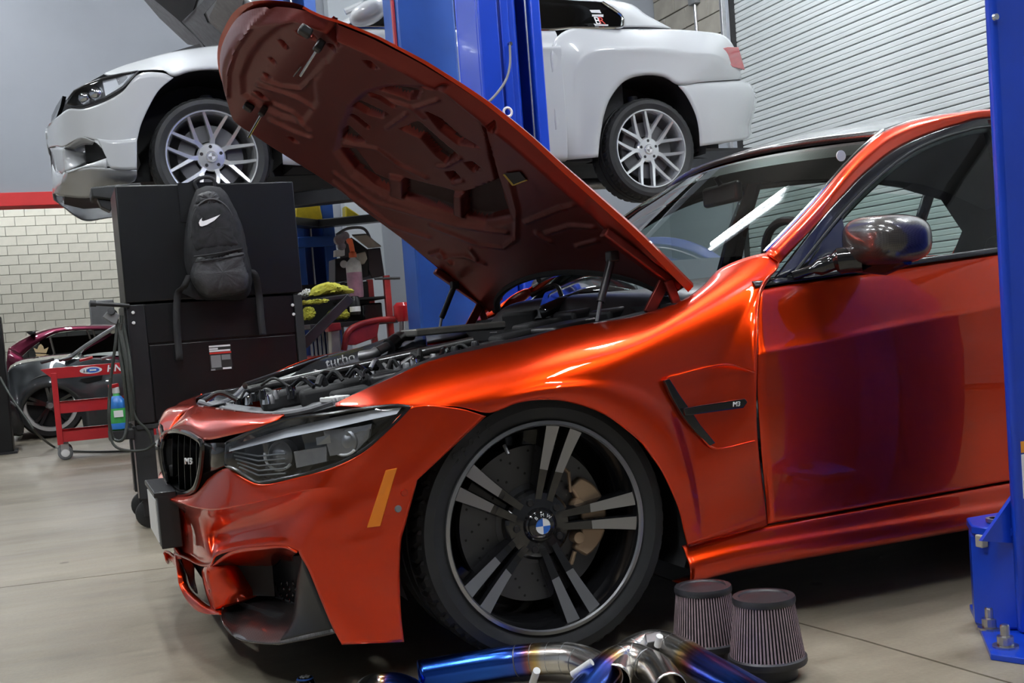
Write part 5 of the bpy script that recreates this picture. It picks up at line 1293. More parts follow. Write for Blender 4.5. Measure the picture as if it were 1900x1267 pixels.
# ---- backpack hanging on the cabinet
bp = thing('backpack', 'black fabric backpack with a white tick emblem hanging on the tool cabinet', 'backpack', (-.31, 2.88, 1.0))
BY = CY-.022
def bp_shell(outline, depth, name, mat, y0, puff=.6, seed=1):
    # cushion-like shell: outline pixels at depth y0, bulging towards the camera
    P = resample(spline([at(a, b, y0) for a, b in outline+outline[:1]], 6), 64)[:-1]; c = sum(P, Vector())/len(P); rows = []; rn = random.Random(seed)
    for k in range(9):
        t = k/8; sc = cos(t*pi/2)**puff if k < 8 else 0; hgt = sin(t*pi/2)
        rows.append([c+(p-c)*max(sc, .001)+Vector((0, -depth*hgt, 0))+Vector((rn.uniform(-1, 1), rn.uniform(-1, 1), rn.uniform(-1, 1)))*(.0025 if 0 < k < 8 else 0) for p in P])
    m = MB(); m.grid([[p+Vector((0, .015, 0)) for p in P]]+rows, True); return m.build(name, mat, bp, angle=70)
main = [(364, 352), (380, 346), (398, 346), (414, 354), (432, 384), (448, 424), (458, 470), (466, 515), (462, 545), (448, 556), (410, 556), (380, 556), (366, 545), (352, 520), (342, 480), (344, 430), (352, 385)]
bp_shell(main, .15, 'main_bag', 'fabric_black', BY, .42)
front = [(360, 380), (380, 374), (405, 374), (425, 395), (440, 440), (446, 462), (410, 468), (364, 470), (356, 440), (354, 405)]
bp_shell(front, .05, 'front_panel', 'fabric_black', BY-.105, .35, 2)
pocket = [(362, 474), (400, 470), (448, 460), (456, 490), (462, 525), (452, 542), (410, 550), (385, 552), (368, 540), (354, 515), (358, 490)]
bp_shell(pocket, .055, 'front_pocket', 'fabric_shiny', BY-.10, .35, 3)
bp_shell([(366, 362), (384, 356), (400, 358), (410, 372), (400, 384), (380, 384), (364, 378)], .04, 'top_patch', 'fabric_shiny', BY-.10, .4, 4)
MB().tube(spline([at(360, 476, BY-.155), at(400, 471, BY-.16), at(450, 461, BY-.15)], 6), .005, 6).build('zip', 'strap', bp)
MB().tube(spline([at(362, 486, BY-.155), at(400, 481, BY-.16), at(452, 472, BY-.15)], 6), .004, 6).build('zip', 'strap', bp)
MB().tube(spline([at(355, 440, BY-.11), at(360, 395, BY-.13), at(380, 372, BY-.14), at(405, 372, BY-.14), at(428, 395, BY-.13), at(446, 450, BY-.11)], 6), .005, 6).build('zip', 'fabric_shiny', bp)
for l in ([(352, 510), (342, 530), (330, 545), (328, 600), (333, 668)], [(464, 500), (474, 512), (480, 545), (484, 590), (488, 622)]):
    pts = spline([at(a, b, CY-.03-.05*(b < 545)) for a, b in l], 6)
    MB().grid([[p+Vector((-.016, 0, 0)) for p in pts], [p+Vector((.016, 0, 0)) for p in pts]]).build('shoulder_strap', 'strap', bp, solid=.006)
MB().prism([at(a, b, CY-.03) for a, b in ((352, 505), (362, 535), (380, 556), (365, 556), (340, 545), (330, 546))], (0, .012, 0)).build('strap_base', 'fabric_black', bp, smooth=False)
MB().tube(spline([at(366, 352, CY-.02), at(362, 338, CY-.02), at(378, 329, CY-.02), at(396, 333, CY-.02), at(398, 350, CY-.02)], 5), .008, 8).build('haul_loop', 'strap', bp)
sw = [(371, 408), (369, 413), (371, 419), (375, 420), (384, 417), (398, 409), (409, 398), (397, 403), (384, 408), (378, 410), (375, 410), (374, 407), (375, 404)]
MB().prism([at(a, b, BY-.158) for a, b in sw], (0, .004, 0)).build('tick_emblem', 'white_vinyl', bp, smooth=False)

# ---- hand-held scan tool and cables hanging at the cabinet's side
st = thing('cable_bundle', 'black cables with a grey hand-held tool hanging from the left edge of the tool cabinet', 'cables', (-.80, CY-.03, .4))
MB().prism([at(a, b, CY-.06) for a, b in ((190, 588), (204, 572), (222, 584), (216, 602), (208, 600))], (0, .03, 0)).build('tool_body', 'grey_plastic', st, bevel=.004)
MB().tube([at(206, 577, CY-.07), at(211, 581, CY-.02)], .016, 12).build('tool_knob', 'rubber', st)
for l, r in (([(218, 592), (214, 640), (206, 700), (202, 770), (210, 812), (228, 815), (236, 780), (232, 720), (222, 650), (224, 600)], .007), ([(224, 590), (230, 640), (238, 700), (250, 770), (275, 800), (285, 830)], .006),
             ([(220, 600), (232, 660), (240, 720), (246, 780)], .012), ([(205, 700), (203, 790), (212, 826), (240, 836), (270, 834), (288, 822)], .006), ([(226, 585), (222, 640), (228, 690), (236, 760)], .008), ([(228, 600), (236, 640), (244, 700), (248, 760)], .008)):
    MB().tube(spline([at(a, b, CY-.04+rnd.uniform(-.03, .01)) for a, b in l], 6), r, 8).build('cable', 'cable', st)
# ---- spray can / cleaner bottle on the cabinet's side hook
sb = thing('cleaner_bottle', 'green and blue cleaner spray bottle hung in front of the red service cart', 'bottle', tuple(at(222, 795, CY+.04)))
o = at(222, 797, CY+.05); h = .19
MB().lathe([(0, 0), (.036, 0), (.040, .006), (.041, .10), (.036, .13), (.016, .155), (.014, .17)], 24, 'Z', o).build('body', 'bottle_green', sb)
MB().lathe([(.0415, .10), (.0425, .102), (.037, .134), (.018, .156)], 24, 'Z', o).build('label_top', 'bottle_blue', sb)
MB().lathe([(.0415, .005), (.042, .007), (.042, .03), (.0415, .032)], 24, 'Z', o).build('label_band', 'bottle_blue', sb)
MB().lathe([(.016, .168), (.017, .172), (.015, .195), (.010, .20), (0, .20)], 16, 'Z', o).build('cap', 'white_plastic', sb)
MB().bar(o+Vector((-.03, -.02, .2)), o+Vector((.012, 0, .205)), .018, .018).build('trigger', 'cart_red', sb, bevel=.003)
MB().box(o+Vector((0, -.042, .075)), (.04, .003, .03)).build('label_text', 'white_vinyl', sb, smooth=False)
MB().bb(o.x-.05, o.x+.06, o.y-.05, o.y+.05, o.z-.045, o.z-.002).build('bottle_shelf', 'matte_black', tc, bevel=.004)

# ================================================================== red service cart
ct = thing('service_cart', 'red steel two-shelf service cart with stickers on its top rail', 'cart', (-.80, 7.5, 0))
X0, X1, Y0, Y1 = -1.105, -.35, 7.30, 7.66
def tray(z, hh, nm):
    m = MB(); m.bb(X0, X1, Y0, Y0+.012, z, z+hh).bb(X0, X1, Y1-.012, Y1, z, z+hh).bb(X0, X0+.012, Y0, Y1, z, z+hh).bb(X1-.012, X1, Y0, Y1, z, z+hh).bb(X0, X1, Y0, Y1, z, z+.01); return m.build(nm, 'cart_red', ct, smooth=False, bevel=.003)
tray(.655, .085, 'top_tray'); tray(.375, .085, 'middle_shelf'); tray(.145, .085, 'bottom_shelf')
for x in (X0+.02, X1-.02):
    for y in (Y0+.01, Y1-.01):
        MB().bb(x-.022, x+.022, y-.022, y+.022, .125, .70).build('upright', 'cart_red', ct, smooth=False, bevel=.003)
        MB().lathe([(0, -.018), (.048, -.018), (.058, -.010), (.058, .010), (.048, .018), (0, .018)], 24, 'Y', (x+.03, y, .058)).lathe([(.03, -.019), (.0, -.022)], 16, 'Y', (x+.03, y, .058)).build('caster_wheel', 'grey_plastic', ct)
        MB().bb(x, x+.06, y-.026, y-.022, .06, .13).build('caster_fork', 'steel', ct)
        MB().lathe([(0, -.028), (.030, -.026), (.034, -.022)], 20, 'Y', (x+.03, y, .058)).build('caster_hub', 'white_plastic', ct)
MB().prism([(X0, Y0, .74), (X0-.075, Y0, .735), (X0, Y0, .665)], (0, Y1-Y0, 0)).build('tray_spout', 'cart_red', ct, smooth=False)
em = MB().prism([Vector((-.805+.085*cos(a)*1.0, Y0-.003, .70+.028*sin(a))) for a in [2*pi*k/24 for k in range(24)]], (0, .002, 0)).build('sticker', 'white_vinyl', ct, smooth=False)
MB().prism([Vector((-.79+.05*cos(a), Y0-.005, .70+.020*sin(a))) for a in [2*pi*k/24 for k in range(24)]], (0, .002, 0)).build('sticker', 'blue_vinyl', ct, smooth=False)
MB().bb(-.815, -.765, Y0-.0065, Y0-.0050, .694, .707).build('sticker_print', 'white_vinyl', ct, smooth=False)
for x_ in (-.865, -.845): MB().prism([(x_, Y0-.005, .685), (x_+.018, Y0-.005, .685), (x_+.009, Y0-.005, .715)], (0, .002, 0)).build('sticker_print', 'grey_vinyl', ct, smooth=False)
text_mesh('sticker_text', 'HNI', .075, 'white_vinyl', ct, (-.62, Y0-.004, .70), (1, 0, 0), (0, 0, 1), .0008, shear=.2, bold=.002)
for a, b, mt in ((88, 672, 'matte_black'), (122, 668, 'satin_black'), (160, 668, 'jack_red'), (200, 665, 'grey_plastic')):
    o = at(a, b, 7.45); tl_ = tag_o = MB().tube([o+Vector((-.05, 0, 0)), o+Vector((.05, .03, .02))], .012, 8).build('hand_tool', mt)
    things_tag(tl_, {'matte_black': 'small black hand tool lying at the left end of the red cart tray', 'satin_black': 'second black hand tool on the red cart tray', 'jack_red': 'thin red hand tool resting mid-way along the red cart tray', 'grey_plastic': 'thin grey hand tool at the right end of the red cart tray'}[mt], 'tool', 'hand tools on the red cart')

# ================================================================== bench area between the cabinet and the raised bonnet
BYY = 4.7
wbn = thing('work_cart', 'dark work cart with red frame and black shelf under the spray bottle', 'cart', (.95, 4.9, 0))
zs = at(690, 594, BYY).z; zt_ = at(690, 551, BYY).z
xl, xr = at(560, 560, BYY).x, at(720, 560, BYY).x
MB().bb(xl, xr, BYY-.2, BYY+.4, zs-.03, zs).build('lower_shelf', 'satin_black', wbn, bevel=.004)
MB().bb(at(640, 545, BYY).x, xr, BYY-.05, BYY+.4, zt_-.015, zt_).build('upper_shelf', 'matte_black', wbn, bevel=.004)
MB().bb(xr-.03, xr+.01, BYY-.06, BYY-.02, 0, at(712, 512, BYY).z).build('upright', 'jack_red', wbn, bevel=.004)
MB().bb(xr-.03, xr+.01, BYY+.36, BYY+.40, 0, at(712, 512, BYY).z).build('upright', 'jack_red', wbn, bevel=.004)
MB().bb(xl, xr, BYY-.05, BYY+.4, zs-.33, zs-.2).build('drawer_unit', 'jack_red', wbn, bevel=.006)
MB().bb(xl+.02, xr-.02, BYY-.03, BYY+.38, .02, zs-.33).build('drawer_unit', 'lift_blue_dull', wbn, bevel=.006)
MB().bb(xl, xr-.03, BYY+.36, BYY+.38, zs, zt_+.12).build('dark_backing', 'matte_black', wbn, smooth=False)  # dark sheet added to black out the gap between the shelves
for k in range(9): MB().bb(xl+.02+k*.026, xl+.034+k*.026, BYY-.055, BYY-.045, zs-.20, zs-.03).build('grille_bar', 'grey_plastic', wbn)
MB().tube([at(695, 517, BYY-.06), at(742, 516, BYY-.06)], .008, 8).build('handle_rod', 'satin_black', wbn)
MB().bb(at(672, 556, BYY).x, xr-.04, BYY, BYY+.3, zs+.001, zs+.11).build('black_case', 'gloss_black', wbn, bevel=.01)
# spray bottle with orange trigger
sp_ = thing('spray_bottle', 'clear spray bottle of pink fluid with an orange trigger head on the dark cart', 'bottle', tuple(at(660, 548, BYY)))
o = at(661, 552, BYY-.02); sc = 1.0
MB().lathe([(0, 0), (.046, 0), (.050, .008), (.050, .16)], 24, 'Z', o).build('liquid', 'liquid_pink', sp_)
MB().lathe([(.050, .16), (.050, .20), (.044, .225), (.020, .25), (.018, .262)], 24, 'Z', o).build('bottle_neck', 'bottle_clear', sp_)
MB().lathe([(.024, .255), (.026, .26), (.024, .285), (.014, .295), (0, .295)], 16, 'Z', o).build('collar', 'spray_orange', sp_)
MB().prism([o+Vector((x, -.012, z)) for x, z in ((-.014, .285), (.016, .285), (.012, .33), (.004, .375), (-.02, .38), (-.034, .37), (-.030, .352), (-.020, .34))], (0, .024, 0)).build('trigger_head', 'spray_orange', sp_, bevel=.004)
# grey-topped black machine behind it
mc = thing('shop_machine', 'black box machine with a sloping beige lid and a grey hose behind the spray bottle', 'machine', tuple(at(690, 512, 5.2)))
MB().prism([at(a, b, 5.15) for a, b in ((681, 462), (706, 459), (714, 512), (690, 516), (684, 500))], (0, .35, 0)).build('case', 'satin_black', mc, bevel=.006)
MB().prism([at(a, b, 5.15) for a, b in ((652, 440), (682, 462), (684, 512), (654, 520))], (0, .35, 0)).build('front_panel', 'matte_black', mc, bevel=.006)
MB().prism([at(654, 438, 5.12), at(684, 461, 5.12), at(708, 458, 5.12), at(680, 436, 5.12)], (0, .02, .012)).build('lid', 'beige_metal', mc, smooth=False)
MB().tube(spline([at(624, 436, 5.3), at(645, 424, 5.3), at(672, 423, 5.3), at(684, 436, 5.3), at(687, 452, 5.3)], 6), .010, 8).build('hose', 'grey_plastic', mc)
MB().lathe([(0, -.01), (.022, -.01), (.026, 0)], 20, 'Y', at(638, 490, 5.1)).build('gauge', 'white_plastic', mc)
MB().prism([at(a, b, 5.15) for a, b in ((622, 480), (648, 476), (648, 520), (622, 524))], (0, .2, 0)).build('side_case', 'satin_black', mc, bevel=.006)
MB().prism([at(a, b, 5.1) for a, b in ((622, 464), (640, 462), (640, 474), (622, 476))], (0, .06, 0)).build('tray', 'white_plastic', mc, bevel=.003)
for a, b, r in ((630, 445, .035), (640, 438, .028), (634, 457, .025)): MB().lathe([(0, -.02), (r, -.018), (r*1.1, .0), (r, .03)], 14, 'Y', at(a, b, 5.1)).build('fitting', 'dull_steel', mc)
MB().prism([at(a, b, 5.0) for a, b in ((664, 470), (678, 466), (682, 480), (676, 490), (664, 488))], (0, .05, 0)).build('valve_body', 'beige_metal', mc, bevel=.006)
# folding side shelf of the cabinet with towels
SY = 3.35
fs = thing('side_shelf', 'black folding bracket shelf fixed to the right side of the tool cabinet', 'shelf', tuple(at(600, 560, SY)))
MB().bar(at(556, 562, SY), at(648, 549, SY), .02, .02).build('shelf_rail', 'satin_black', fs, bevel=.003)
MB().bar(at(562, 640, SY), at(650, 552, SY), .03, .05).build('diagonal_brace', 'satin_black', fs, bevel=.004)
a, b = at(556, 560, SY), at(648, 547, SY)
MB().prism([a, b, b+Vector((0, .35, 0)), a+Vector((0, .35, 0))], (0, 0, .008)).build('shelf_plate', 'matte_black', fs, smooth=False)
def cloth(outline, y, depth, mat, label, seed):
    P = resample(spline([at(a, b, y) for a, b in outline+outline[:1]], 5), 40)[:-1]; c = sum(P, Vector())/len(P); rn = random.Random(seed); rows = []
    for k in range(7):
        t = k/6; s_ = cos(t*pi/2)**.6 if k < 6 else .001
        rows.append([c+(p-c)*max(s_, .001)+Vector((rn.uniform(-.008, .008), -depth*sin(t*pi/2)+rn.uniform(-.006, .006), rn.uniform(-.006, .006))) for p in P])
    m = MB(); m.grid([[p+Vector((0, depth, 0)) for p in P]]+rows, True); o = m.build('towel', mat, None, angle=50); things_tag(o, label, 'towel', 'shop towels beside the cabinet')
cloth([(578, 549), (585, 533), (605, 524), (630, 528), (655, 541), (640, 544), (612, 546)], SY+.12, .08, 'towel_yellow', 'yellow microfibre towel crumpled on top of the side shelf', 1)
cloth([(552, 551), (560, 540), (572, 537), (577, 544), (572, 552)], SY+.24, .05, 'towel_white', 'white towel end sticking out under the yellow towel', 2)
cloth([(552, 566), (600, 562), (606, 556), (560, 559)], SY-.06, .03, 'towel_yellow', 'flat folded yellow towel lying along the shelf edge', 3)
cloth([(604, 590), (615, 576), (632, 568), (645, 578), (646, 590), (630, 592)], BYY-.1, .06, 'towel_yellow', 'twisted yellow cloth lying on the lower black shelf', 4)
cloth([(562, 592), (566, 572), (576, 570), (584, 580), (576, 592)], BYY-.1, .05, 'towel_yellow', 'small yellow cloth beside the cabinet edge on the lower shelf', 5)
can = thing('spray_can', 'dark aerosol can with a white label on the lower black shelf', 'can', tuple(at(660, 582, BYY-.08)))
o = at(660, 584, BYY-.1); MB().lathe([(0, 0), (.032, 0), (.034, .004), (.034, .10), (.028, .115), (.012, .12), (0, .12)], 20, 'Z', o).build('body', 'satin_black', can)
MB().lathe([(.0345, .02), (.035, .022), (.035, .05), (.0345, .052)], 20, 'Z', o).build('label', 'white_vinyl', can)
# red jack / hydraulic tool
jk = thing('floor_jack', 'red hydraulic jack arm standing beside the engine bay', 'jack', (.9, 3.9, 0))
JY = 3.9
MB().tube(spline([at(638, 650, JY), at(645, 618, JY), at(665, 603, JY), at(700, 594, JY), at(733, 592, JY)], 6), [.018]*25, 10).build('arm', 'jack_red', jk)
MB().prism([at(a, b, JY) for a, b in ((645, 622), (668, 604), (705, 597), (700, 625), (660, 640), (642, 640))], (0, .1, 0)).build('side_plate', 'jack_red', jk, bevel=.006)
MB().prism([at(a, b, JY-.05) for a, b in ((608, 600), (632, 598), (634, 612), (610, 616))], (0, .1, 0)).build('clamp', 'jack_red', jk, bevel=.006)
MB().prism([at(a, b, JY-.02) for a, b in ((614, 614), (630, 612), (632, 665), (616, 668))], (0, .08, 0)).build('stand', 'beige_metal', jk, bevel=.006)
MB().tube([at(747, 640, JY), at(746, 585, JY)], .018, 12).build('ram', 'steel', jk)
MB().lathe([(0, .05), (.03, .05), (.05, .03), (.05, -.03), (.03, -.06), (0, -.06)], 16, 'Z', at(746, 577, JY)).build('ram_head', 'cart_red', jk)
MB().bar((.86, JY+.05, .02), (.86, JY+.05, at(650, 640, JY).z), .14, .14).build('base_column', 'jack_red', jk, bevel=.01)
MB().bb(.5, 1.2, JY-.15, JY+.25, 0, .05).build('base', 'jack_red', jk, bevel=.01)
bk_ = thing('black_locker', 'narrow black locker with a red edge beside the dull blue lift post', 'locker', tuple(at(775, 560, 5.2)))
q0, q1 = at(757, 490, 5.2), at(800, 490, 5.2); q0.z = max(q0.z, 1.5)
MB().bb(q0.x+.05, q1.x+.2, 5.2, 5.32, .0, q0.z).build('body', 'cabinet_black', bk_, bevel=.006)
MB().bb(q0.x+.03, q0.x+.05, 5.19, 5.23, .0, q0.z).build('red_edge', 'jack_red', bk_, bevel=.002)
# ================================================================== cars in the next bay
def far_car(name, label, x0, y0, L, paintm, glass, face_left=True, tail=False):
    t = thing(name, label, 'car', (x0+L/2, y0+.9, 0)); return t
# grey coupe: side with front wheel, nose to the left
gc = thing('grey_coupe', 'glossy grey coupe with black wheels and white rims behind the red service cart', 'car', (-.1, 11.2, 0))
GY = 10.2
def ag(px, py, o=0.0): return at(px, py, GY+o)
I_ = [(17, 755, .0), (38, 770, .0), (44, 752, .0), (58, 732, .0), (78, 720, .0), (100, 718, .0), (122, 724, .0), (140, 740, .0), (150, 765, .0), (156, 795, .0), (160, 812, .02)]
O_ = [(14, 690, .1), (22, 682, .15), (34, 677, .18), (50, 674, .2), (68, 671, .2), (90, 669, .2), (120, 668, .2), (160, 665, .18), (230, 672, .05), (240, 720, 0), (240, 800, .02)]
rows = [[ag(lerp(a[0], b[0], s), lerp(a[1], b[1], s), lerp(a[2], b[2], s*s)-(.02 if s in (.1, .3) else 0)) for a, b in zip(I_, O_)] for s in (0, .1, .3, .6, .85, 1)]
MB().grid(net(rows, 4, 4)).build('front_wing', 'grey_paint', gc, solid=.01, angle=60)
MB().grid(net([[ag(17, 755, .0), ag(6, 752, .2), ag(-10, 745, .9)], [ag(20, 790, -.01), ag(6, 785, .2), ag(-12, 775, .9)], [ag(38, 808, .02), ag(8, 806, .2), ag(-8, 800, .9)]], 4, 4)).build('front_bumper', 'grey_paint', gc, solid=.01)
MB().grid(net([[ag(38, 770, .0), ag(17, 755, .0)], [ag(42, 790, .0), ag(20, 790, -.01)], [ag(44, 806, .0), ag(38, 808, .02)]], 3, 4)).build('bumper_corner', 'grey_paint', gc, solid=.01)
hd = MB(); hd.grid(net([[ag(14, 690, .1), ag(34, 677, .18), ag(90, 669, .2), ag(160, 665, .18)], [ag(20, 678, .8), ag(40, 668, .85), ag(90, 660, .9), ag(150, 655, .9)], [ag(30, 672, 1.6), ag(50, 664, 1.6), ag(95, 657, 1.62), ag(150, 652, 1.62)]], 4, 4)); hd.build('bonnet', 'grey_paint', gc, solid=.01)
MB().grid(net([[ag(120, 668, .15), ag(160, 640, .25), ag(214, 606, .36)], [ag(140, 664, .9), ag(175, 634, .9), ag(226, 600, .9)], [ag(150, 655, 1.6), ag(190, 632, 1.5), ag(238, 602, 1.4)]], 5, 4)).build('windscreen', 'windscreen', gc)
MB().grid(net([[ag(128, 670, .2), ag(170, 660, .2), ag(240, 660, .2)], [ag(140, 662, 1.5), ag(180, 655, 1.5), ag(240, 650, 1.5)]], 4, 3)).build('dashboard', 'grey_plastic', gc)
MB().tube(spline([ag(122, 669, .14), ag(160, 641, .24), ag(214, 607, .35), ag(245, 600, .38)], 5), .022, 8).build('roof_pillar', 'steel', gc)
MB().bb(1.2, 4.0, GY+.05, GY+1.7, .2, .9).bb(1.4, 3.0, GY+.3, GY+1.4, .9, 1.35).build('body_shell', 'grey_paint', gc, bevel=.05)
MB().prism([ag(a, b, -.012) for a, b in ((148, 703), (190, 696), (188, 704), (160, 710))], (0, .02, 0)).build('wing_vent', 'matte_black', gc, smooth=False)
def simple_wheel(car, c, R, rr, rimm, nsp=5):
    w0 = MB().lathe([(rr, 0), (rr+.01, -.01), (R-.02, -.012), (R, .02), (R, .22), (R-.02, .24), (rr, .24)], 48).build('wheel', 'rubber', car)
    MB().lathe([(rr, .004), (rr+.004, -.012), (rr-.030, -.012), (rr-.034, .01), (rr-.036, .12)], 48).build('rim', rimm, w0)
    MB().lathe([(rr-.03, .10), (0, .10)], 32).build('wheel_back', 'matte_black', w0)
    for k in range(nsp):
        for sg in (-.09, .09):
            a = 2*pi*k/nsp+.3+sg; MB().bar(Vector((0, .03, 0))+ang(a)*.03, Vector((0, .02, 0))+ang(a+sg*.4)*(rr-.02), .03, .03, (0, 1, 0)).build('spoke', 'gloss_black', w0)
    MB().lathe([(0, .0), (.03, .0), (.034, .01), (.05, .02), (.05, .06)], 24).build('hub', 'dull_steel', w0)
    w0.location = c; return w0
cG = at(95, 766, GY+.02); simple_wheel(gc, (cG.x, GY+.02, .335), .335, .262, 'white_plastic')
MB().bb(cG.x-.4, cG.x+.45, GY+.25, GY+1.6, .15, .66).build('inner_body', 'underbody', gc)
# maroon car behind it
mc2 = thing('maroon_sedan', 'maroon sedan with dark side windows and a gold crown sticker behind the grey coupe', 'car', (-1.0, 14.6, 0))
MY = 13.8
def am(px, py, o=0.0): return at(px, py, MY+o)
rl = [(15, 648, .05), (40, 632, .15), (70, 619, .3), (100, 611, .36), (140, 607, .38), (190, 606, .38), (240, 606, .38)]
gl_ = [(40, 662, .02), (58, 646, .12), (80, 630, .2), (105, 618, .3), (140, 613, .32), (190, 612, .32), (240, 612, .32)]
MB().grid(net([[am(*p) for p in rl], [am(*p) for p in gl_]], 5, 3)).build('roof_rail', 'maroon_paint', mc2, solid=.02)
lo_ = [(52, 671, .0), (70, 669, .0), (95, 668, .0), (115, 667, .0), (150, 666, 0), (200, 664, 0), (240, 662, 0)]
MB().grid([[am(*p) for p in gl_], [am(*p) for p in lo_]]).build('side_glass', 'tint_glass', mc2)
MB().bb(am(75, 660).x, am(240, 660).x, MY+.42, MY+1.2, .6, 1.10).build('cabin', 'interior', mc2)
MB().grid(net([[am(15, 648, .05), am(40, 662, .02), am(52, 671, 0), am(115, 667, 0), am(240, 662, 0)], [am(13, 665, .0), am(35, 674, -.02), am(55, 678, -.02), am(115, 676, -.02), am(240, 674, -.02)], [am(12, 690, .0), am(35, 694, -.02), am(55, 696, -.02), am(115, 696, -.02), am(240, 694, -.02)], [am(12, 760, .02), am(35, 760, 0), am(55, 760, 0), am(115, 758, 0), am(240, 755, 0)]], 5, 4)).build('body_side', 'maroon_paint', mc2, solid=.02)
rr_ = [am(*p) for p in rl]; MB().grid(net([rr_, [p+Vector((0, .55, .05)) for p in rr_], [p+Vector((0, 1.1, 0)) for p in rr_]], 4, 3)).build('roof_panel', 'maroon_paint', mc2)
MB().tube([am(93, 627, .18), am(104, 668, -.01)], .02, 8).build('window_divider', 'chrome', mc2)
for a in (162, 172): MB().tube([am(a, 613, .3), am(a+6, 630, .2)], .015, 8).build('glare_strip', 'chrome', mc2)
MB().prism([am(a, b, .1) for a, b in ((48, 616), (66, 614), (66, 619), (56, 622))], (0, .2, 0)).build('roof_fin', 'dark_paint', mc2, bevel=.01)
crown = [(66, 654), (62, 645), (69, 648), (72, 641), (76, 638), (80, 642), (82, 648), (90, 644), (86, 655)]
MB().prism([am(a, b, -.03) for a, b in crown], (0, .004, 0)).build('crown_sticker', 'gold_vinyl', mc2, smooth=False)
MB().prism([am(a, b, -.03) for a, b in ((66, 656), (86, 657), (85, 661), (67, 660))], (0, .004, 0)).build('crown_base', 'gold_vinyl', mc2, smooth=False)
for a in (0.25, 2.9):
    simple_wheel(mc2, (am(20, 760).x+a, MY+.02, .33), .33, .24, 'dull_steel')
# dark car nose and column at the left edge
dk = thing('dark_car', 'dark grey car nose cut off by the left edge of the picture', 'car', (-2.3, 9.6, 0))
DKY = 9.2
MB().grid(net([[at(-60, 700, DKY), at(0, 708, DKY), at(18, 735, DKY)], [at(-60, 750, DKY-.03), at(0, 752, DKY-.03), at(32, 760, DKY-.02)], [at(-60, 790, DKY-.02), at(0, 792, DKY-.02), at(42, 785, DKY)], [at(-60, 812, DKY), at(0, 810, DKY), at(42, 803, DKY+.03)]], 5, 4)).build('front_wing', 'dark_paint', dk, solid=.01)
MB().grid(net([[at(18, 735, DKY), at(20, 733, DKY+.5)], [at(32, 760, DKY-.02), at(33, 757, DKY+.5)], [at(42, 785, DKY), at(40, 780, DKY+.5)], [at(42, 803, DKY+.03), at(38, 798, DKY+.5)]], 3, 4)).build('front_face', 'dark_paint', dk, solid=.01)
MB().tube([at(0, 738, DKY-.03), at(20, 746, DKY-.03), at(30, 754, DKY-.03)], .012, 6).build('bumper_line', 'grey_plastic', dk)
MB().bb(at(-60, 760, DKY).x, at(10, 760, DKY).x, DKY+.1, DKY+.6, .08, .55).build('inner_body', 'underbody', dk)
MB().lathe([(0, 0), (.25, 0), (.32, .01), (.33, .03), (.33, .2)], 40, 'Y', (at(-40, 780, DKY).x, DKY, .33)).build('wheel', 'rubber', dk)
cl = thing('lift_post', 'black column standing at the far left edge of the picture', 'post', tuple(at(4, 720, 8.6)))
p0, p1 = at(0, 565, 8.6), at(12, 700, 8.6)
MB().bb(p1.x-.35, p1.x, 8.6, 8.9, 0, p0.z-.1).build('column', 'cabinet_black', cl, bevel=.01)
MB().bb(p1.x-.35, p1.x-.03, 8.62, 8.88, p0.z-.1, p0.z+.03).build('column_head', 'cabinet_black', cl, bevel=.01)
MB().bb(p1.x-.40, p1.x+.03, 8.56, 8.94, 0, .02).build('base_plate', 'satin_black', cl, smooth=False)
# loose air hose across the floor
hz = [atz(0, 690, .50) if False else at(0, 700, 8.3), at(20, 735, 8.1), at(48, 775, 7.9), at(70, 805, 7.9), atz(100, 829, .012), atz(125, 836, .012), atz(180, 838, .012), atz(240, 837, .012)]
things_tag(MB().tube(spline(hz, 6), .010, 8).build('air_hose', 'cable'), 'thin dark hose hanging from the left and trailing across the concrete floor', 'hose')
# speaker box on the far wall
bx_ = at(190, 585, 16); things_tag(MB().box(bx_, (.35, .3, .45)).build('wall_box', 'grey_plastic', None, bevel=.02), 'dark grey box standing behind the hand-held tool on the far side', 'box')

# ================================================================== foreground
def air_filter(px, py, r1, r0, h, label):
    o = atz(px, py, 0.0); o.z = 0
    t = thing('air_filter', label, 'air filter', tuple(o), 'cone air filters on the floor')
    neck = .032
    MB().lathe([(0, 0), (r0*.78, 0), (r0*.78, neck*.8), (r0*1.0, neck)], 40, 'Z', o).build('rubber_neck', 'filter_cap', t, angle=30)
    MB().lathe([(r0*.9, neck), (r0*1.04, neck), (r0*1.06, neck+.004), (r0*1.05, neck+.014), (r0*.98, neck+.018)], 56, 'Z', o).build('base_ring', 'filter_cap', t, angle=30)
    n = 64; m = MB(); rows = []
    for z, r in ((neck+.015, r0*1.0), (h-.012, r1*1.0)):
        row = []
        for i in range(n):
            for fr, d in ((0, 0), (.52, 0), (.62, -.008), (.90, -.008)):
                a = 2*pi*(i+fr)/n; row.append((o.x+(r+d)*cos(a), o.y+(r+d)*sin(a), z))
        rows.append(row)
    m.grid(rows, True); m.mi = [0 if k % 4 == 0 else 1 for k in range(n*4)]
    m.build('pleats', ['filter_pleat', 'matte_black'], t, fix=False, angle=20)
    MB().lathe([(r1*.9, h-.015), (r1*1.03, h-.015), (r1*1.05, h-.011), (r1*1.05, h-.005), (r1*1.02, h), (r1*.84, h), (r1*.80, h-.003), (r1*.55, h-.002), (r1*.3, h), (0, h+.001)], 56, 'Z', o).build('end_cap', 'filter_cap', t, angle=30)
    return t
air_filter(1313, 1222, .064, .078, .175, 'rear cone air filter with mauve pleats beside the front tyre')
air_filter(1426, 1253, .066, .082, .180, 'front cone air filter with mauve pleats nearest the camera')
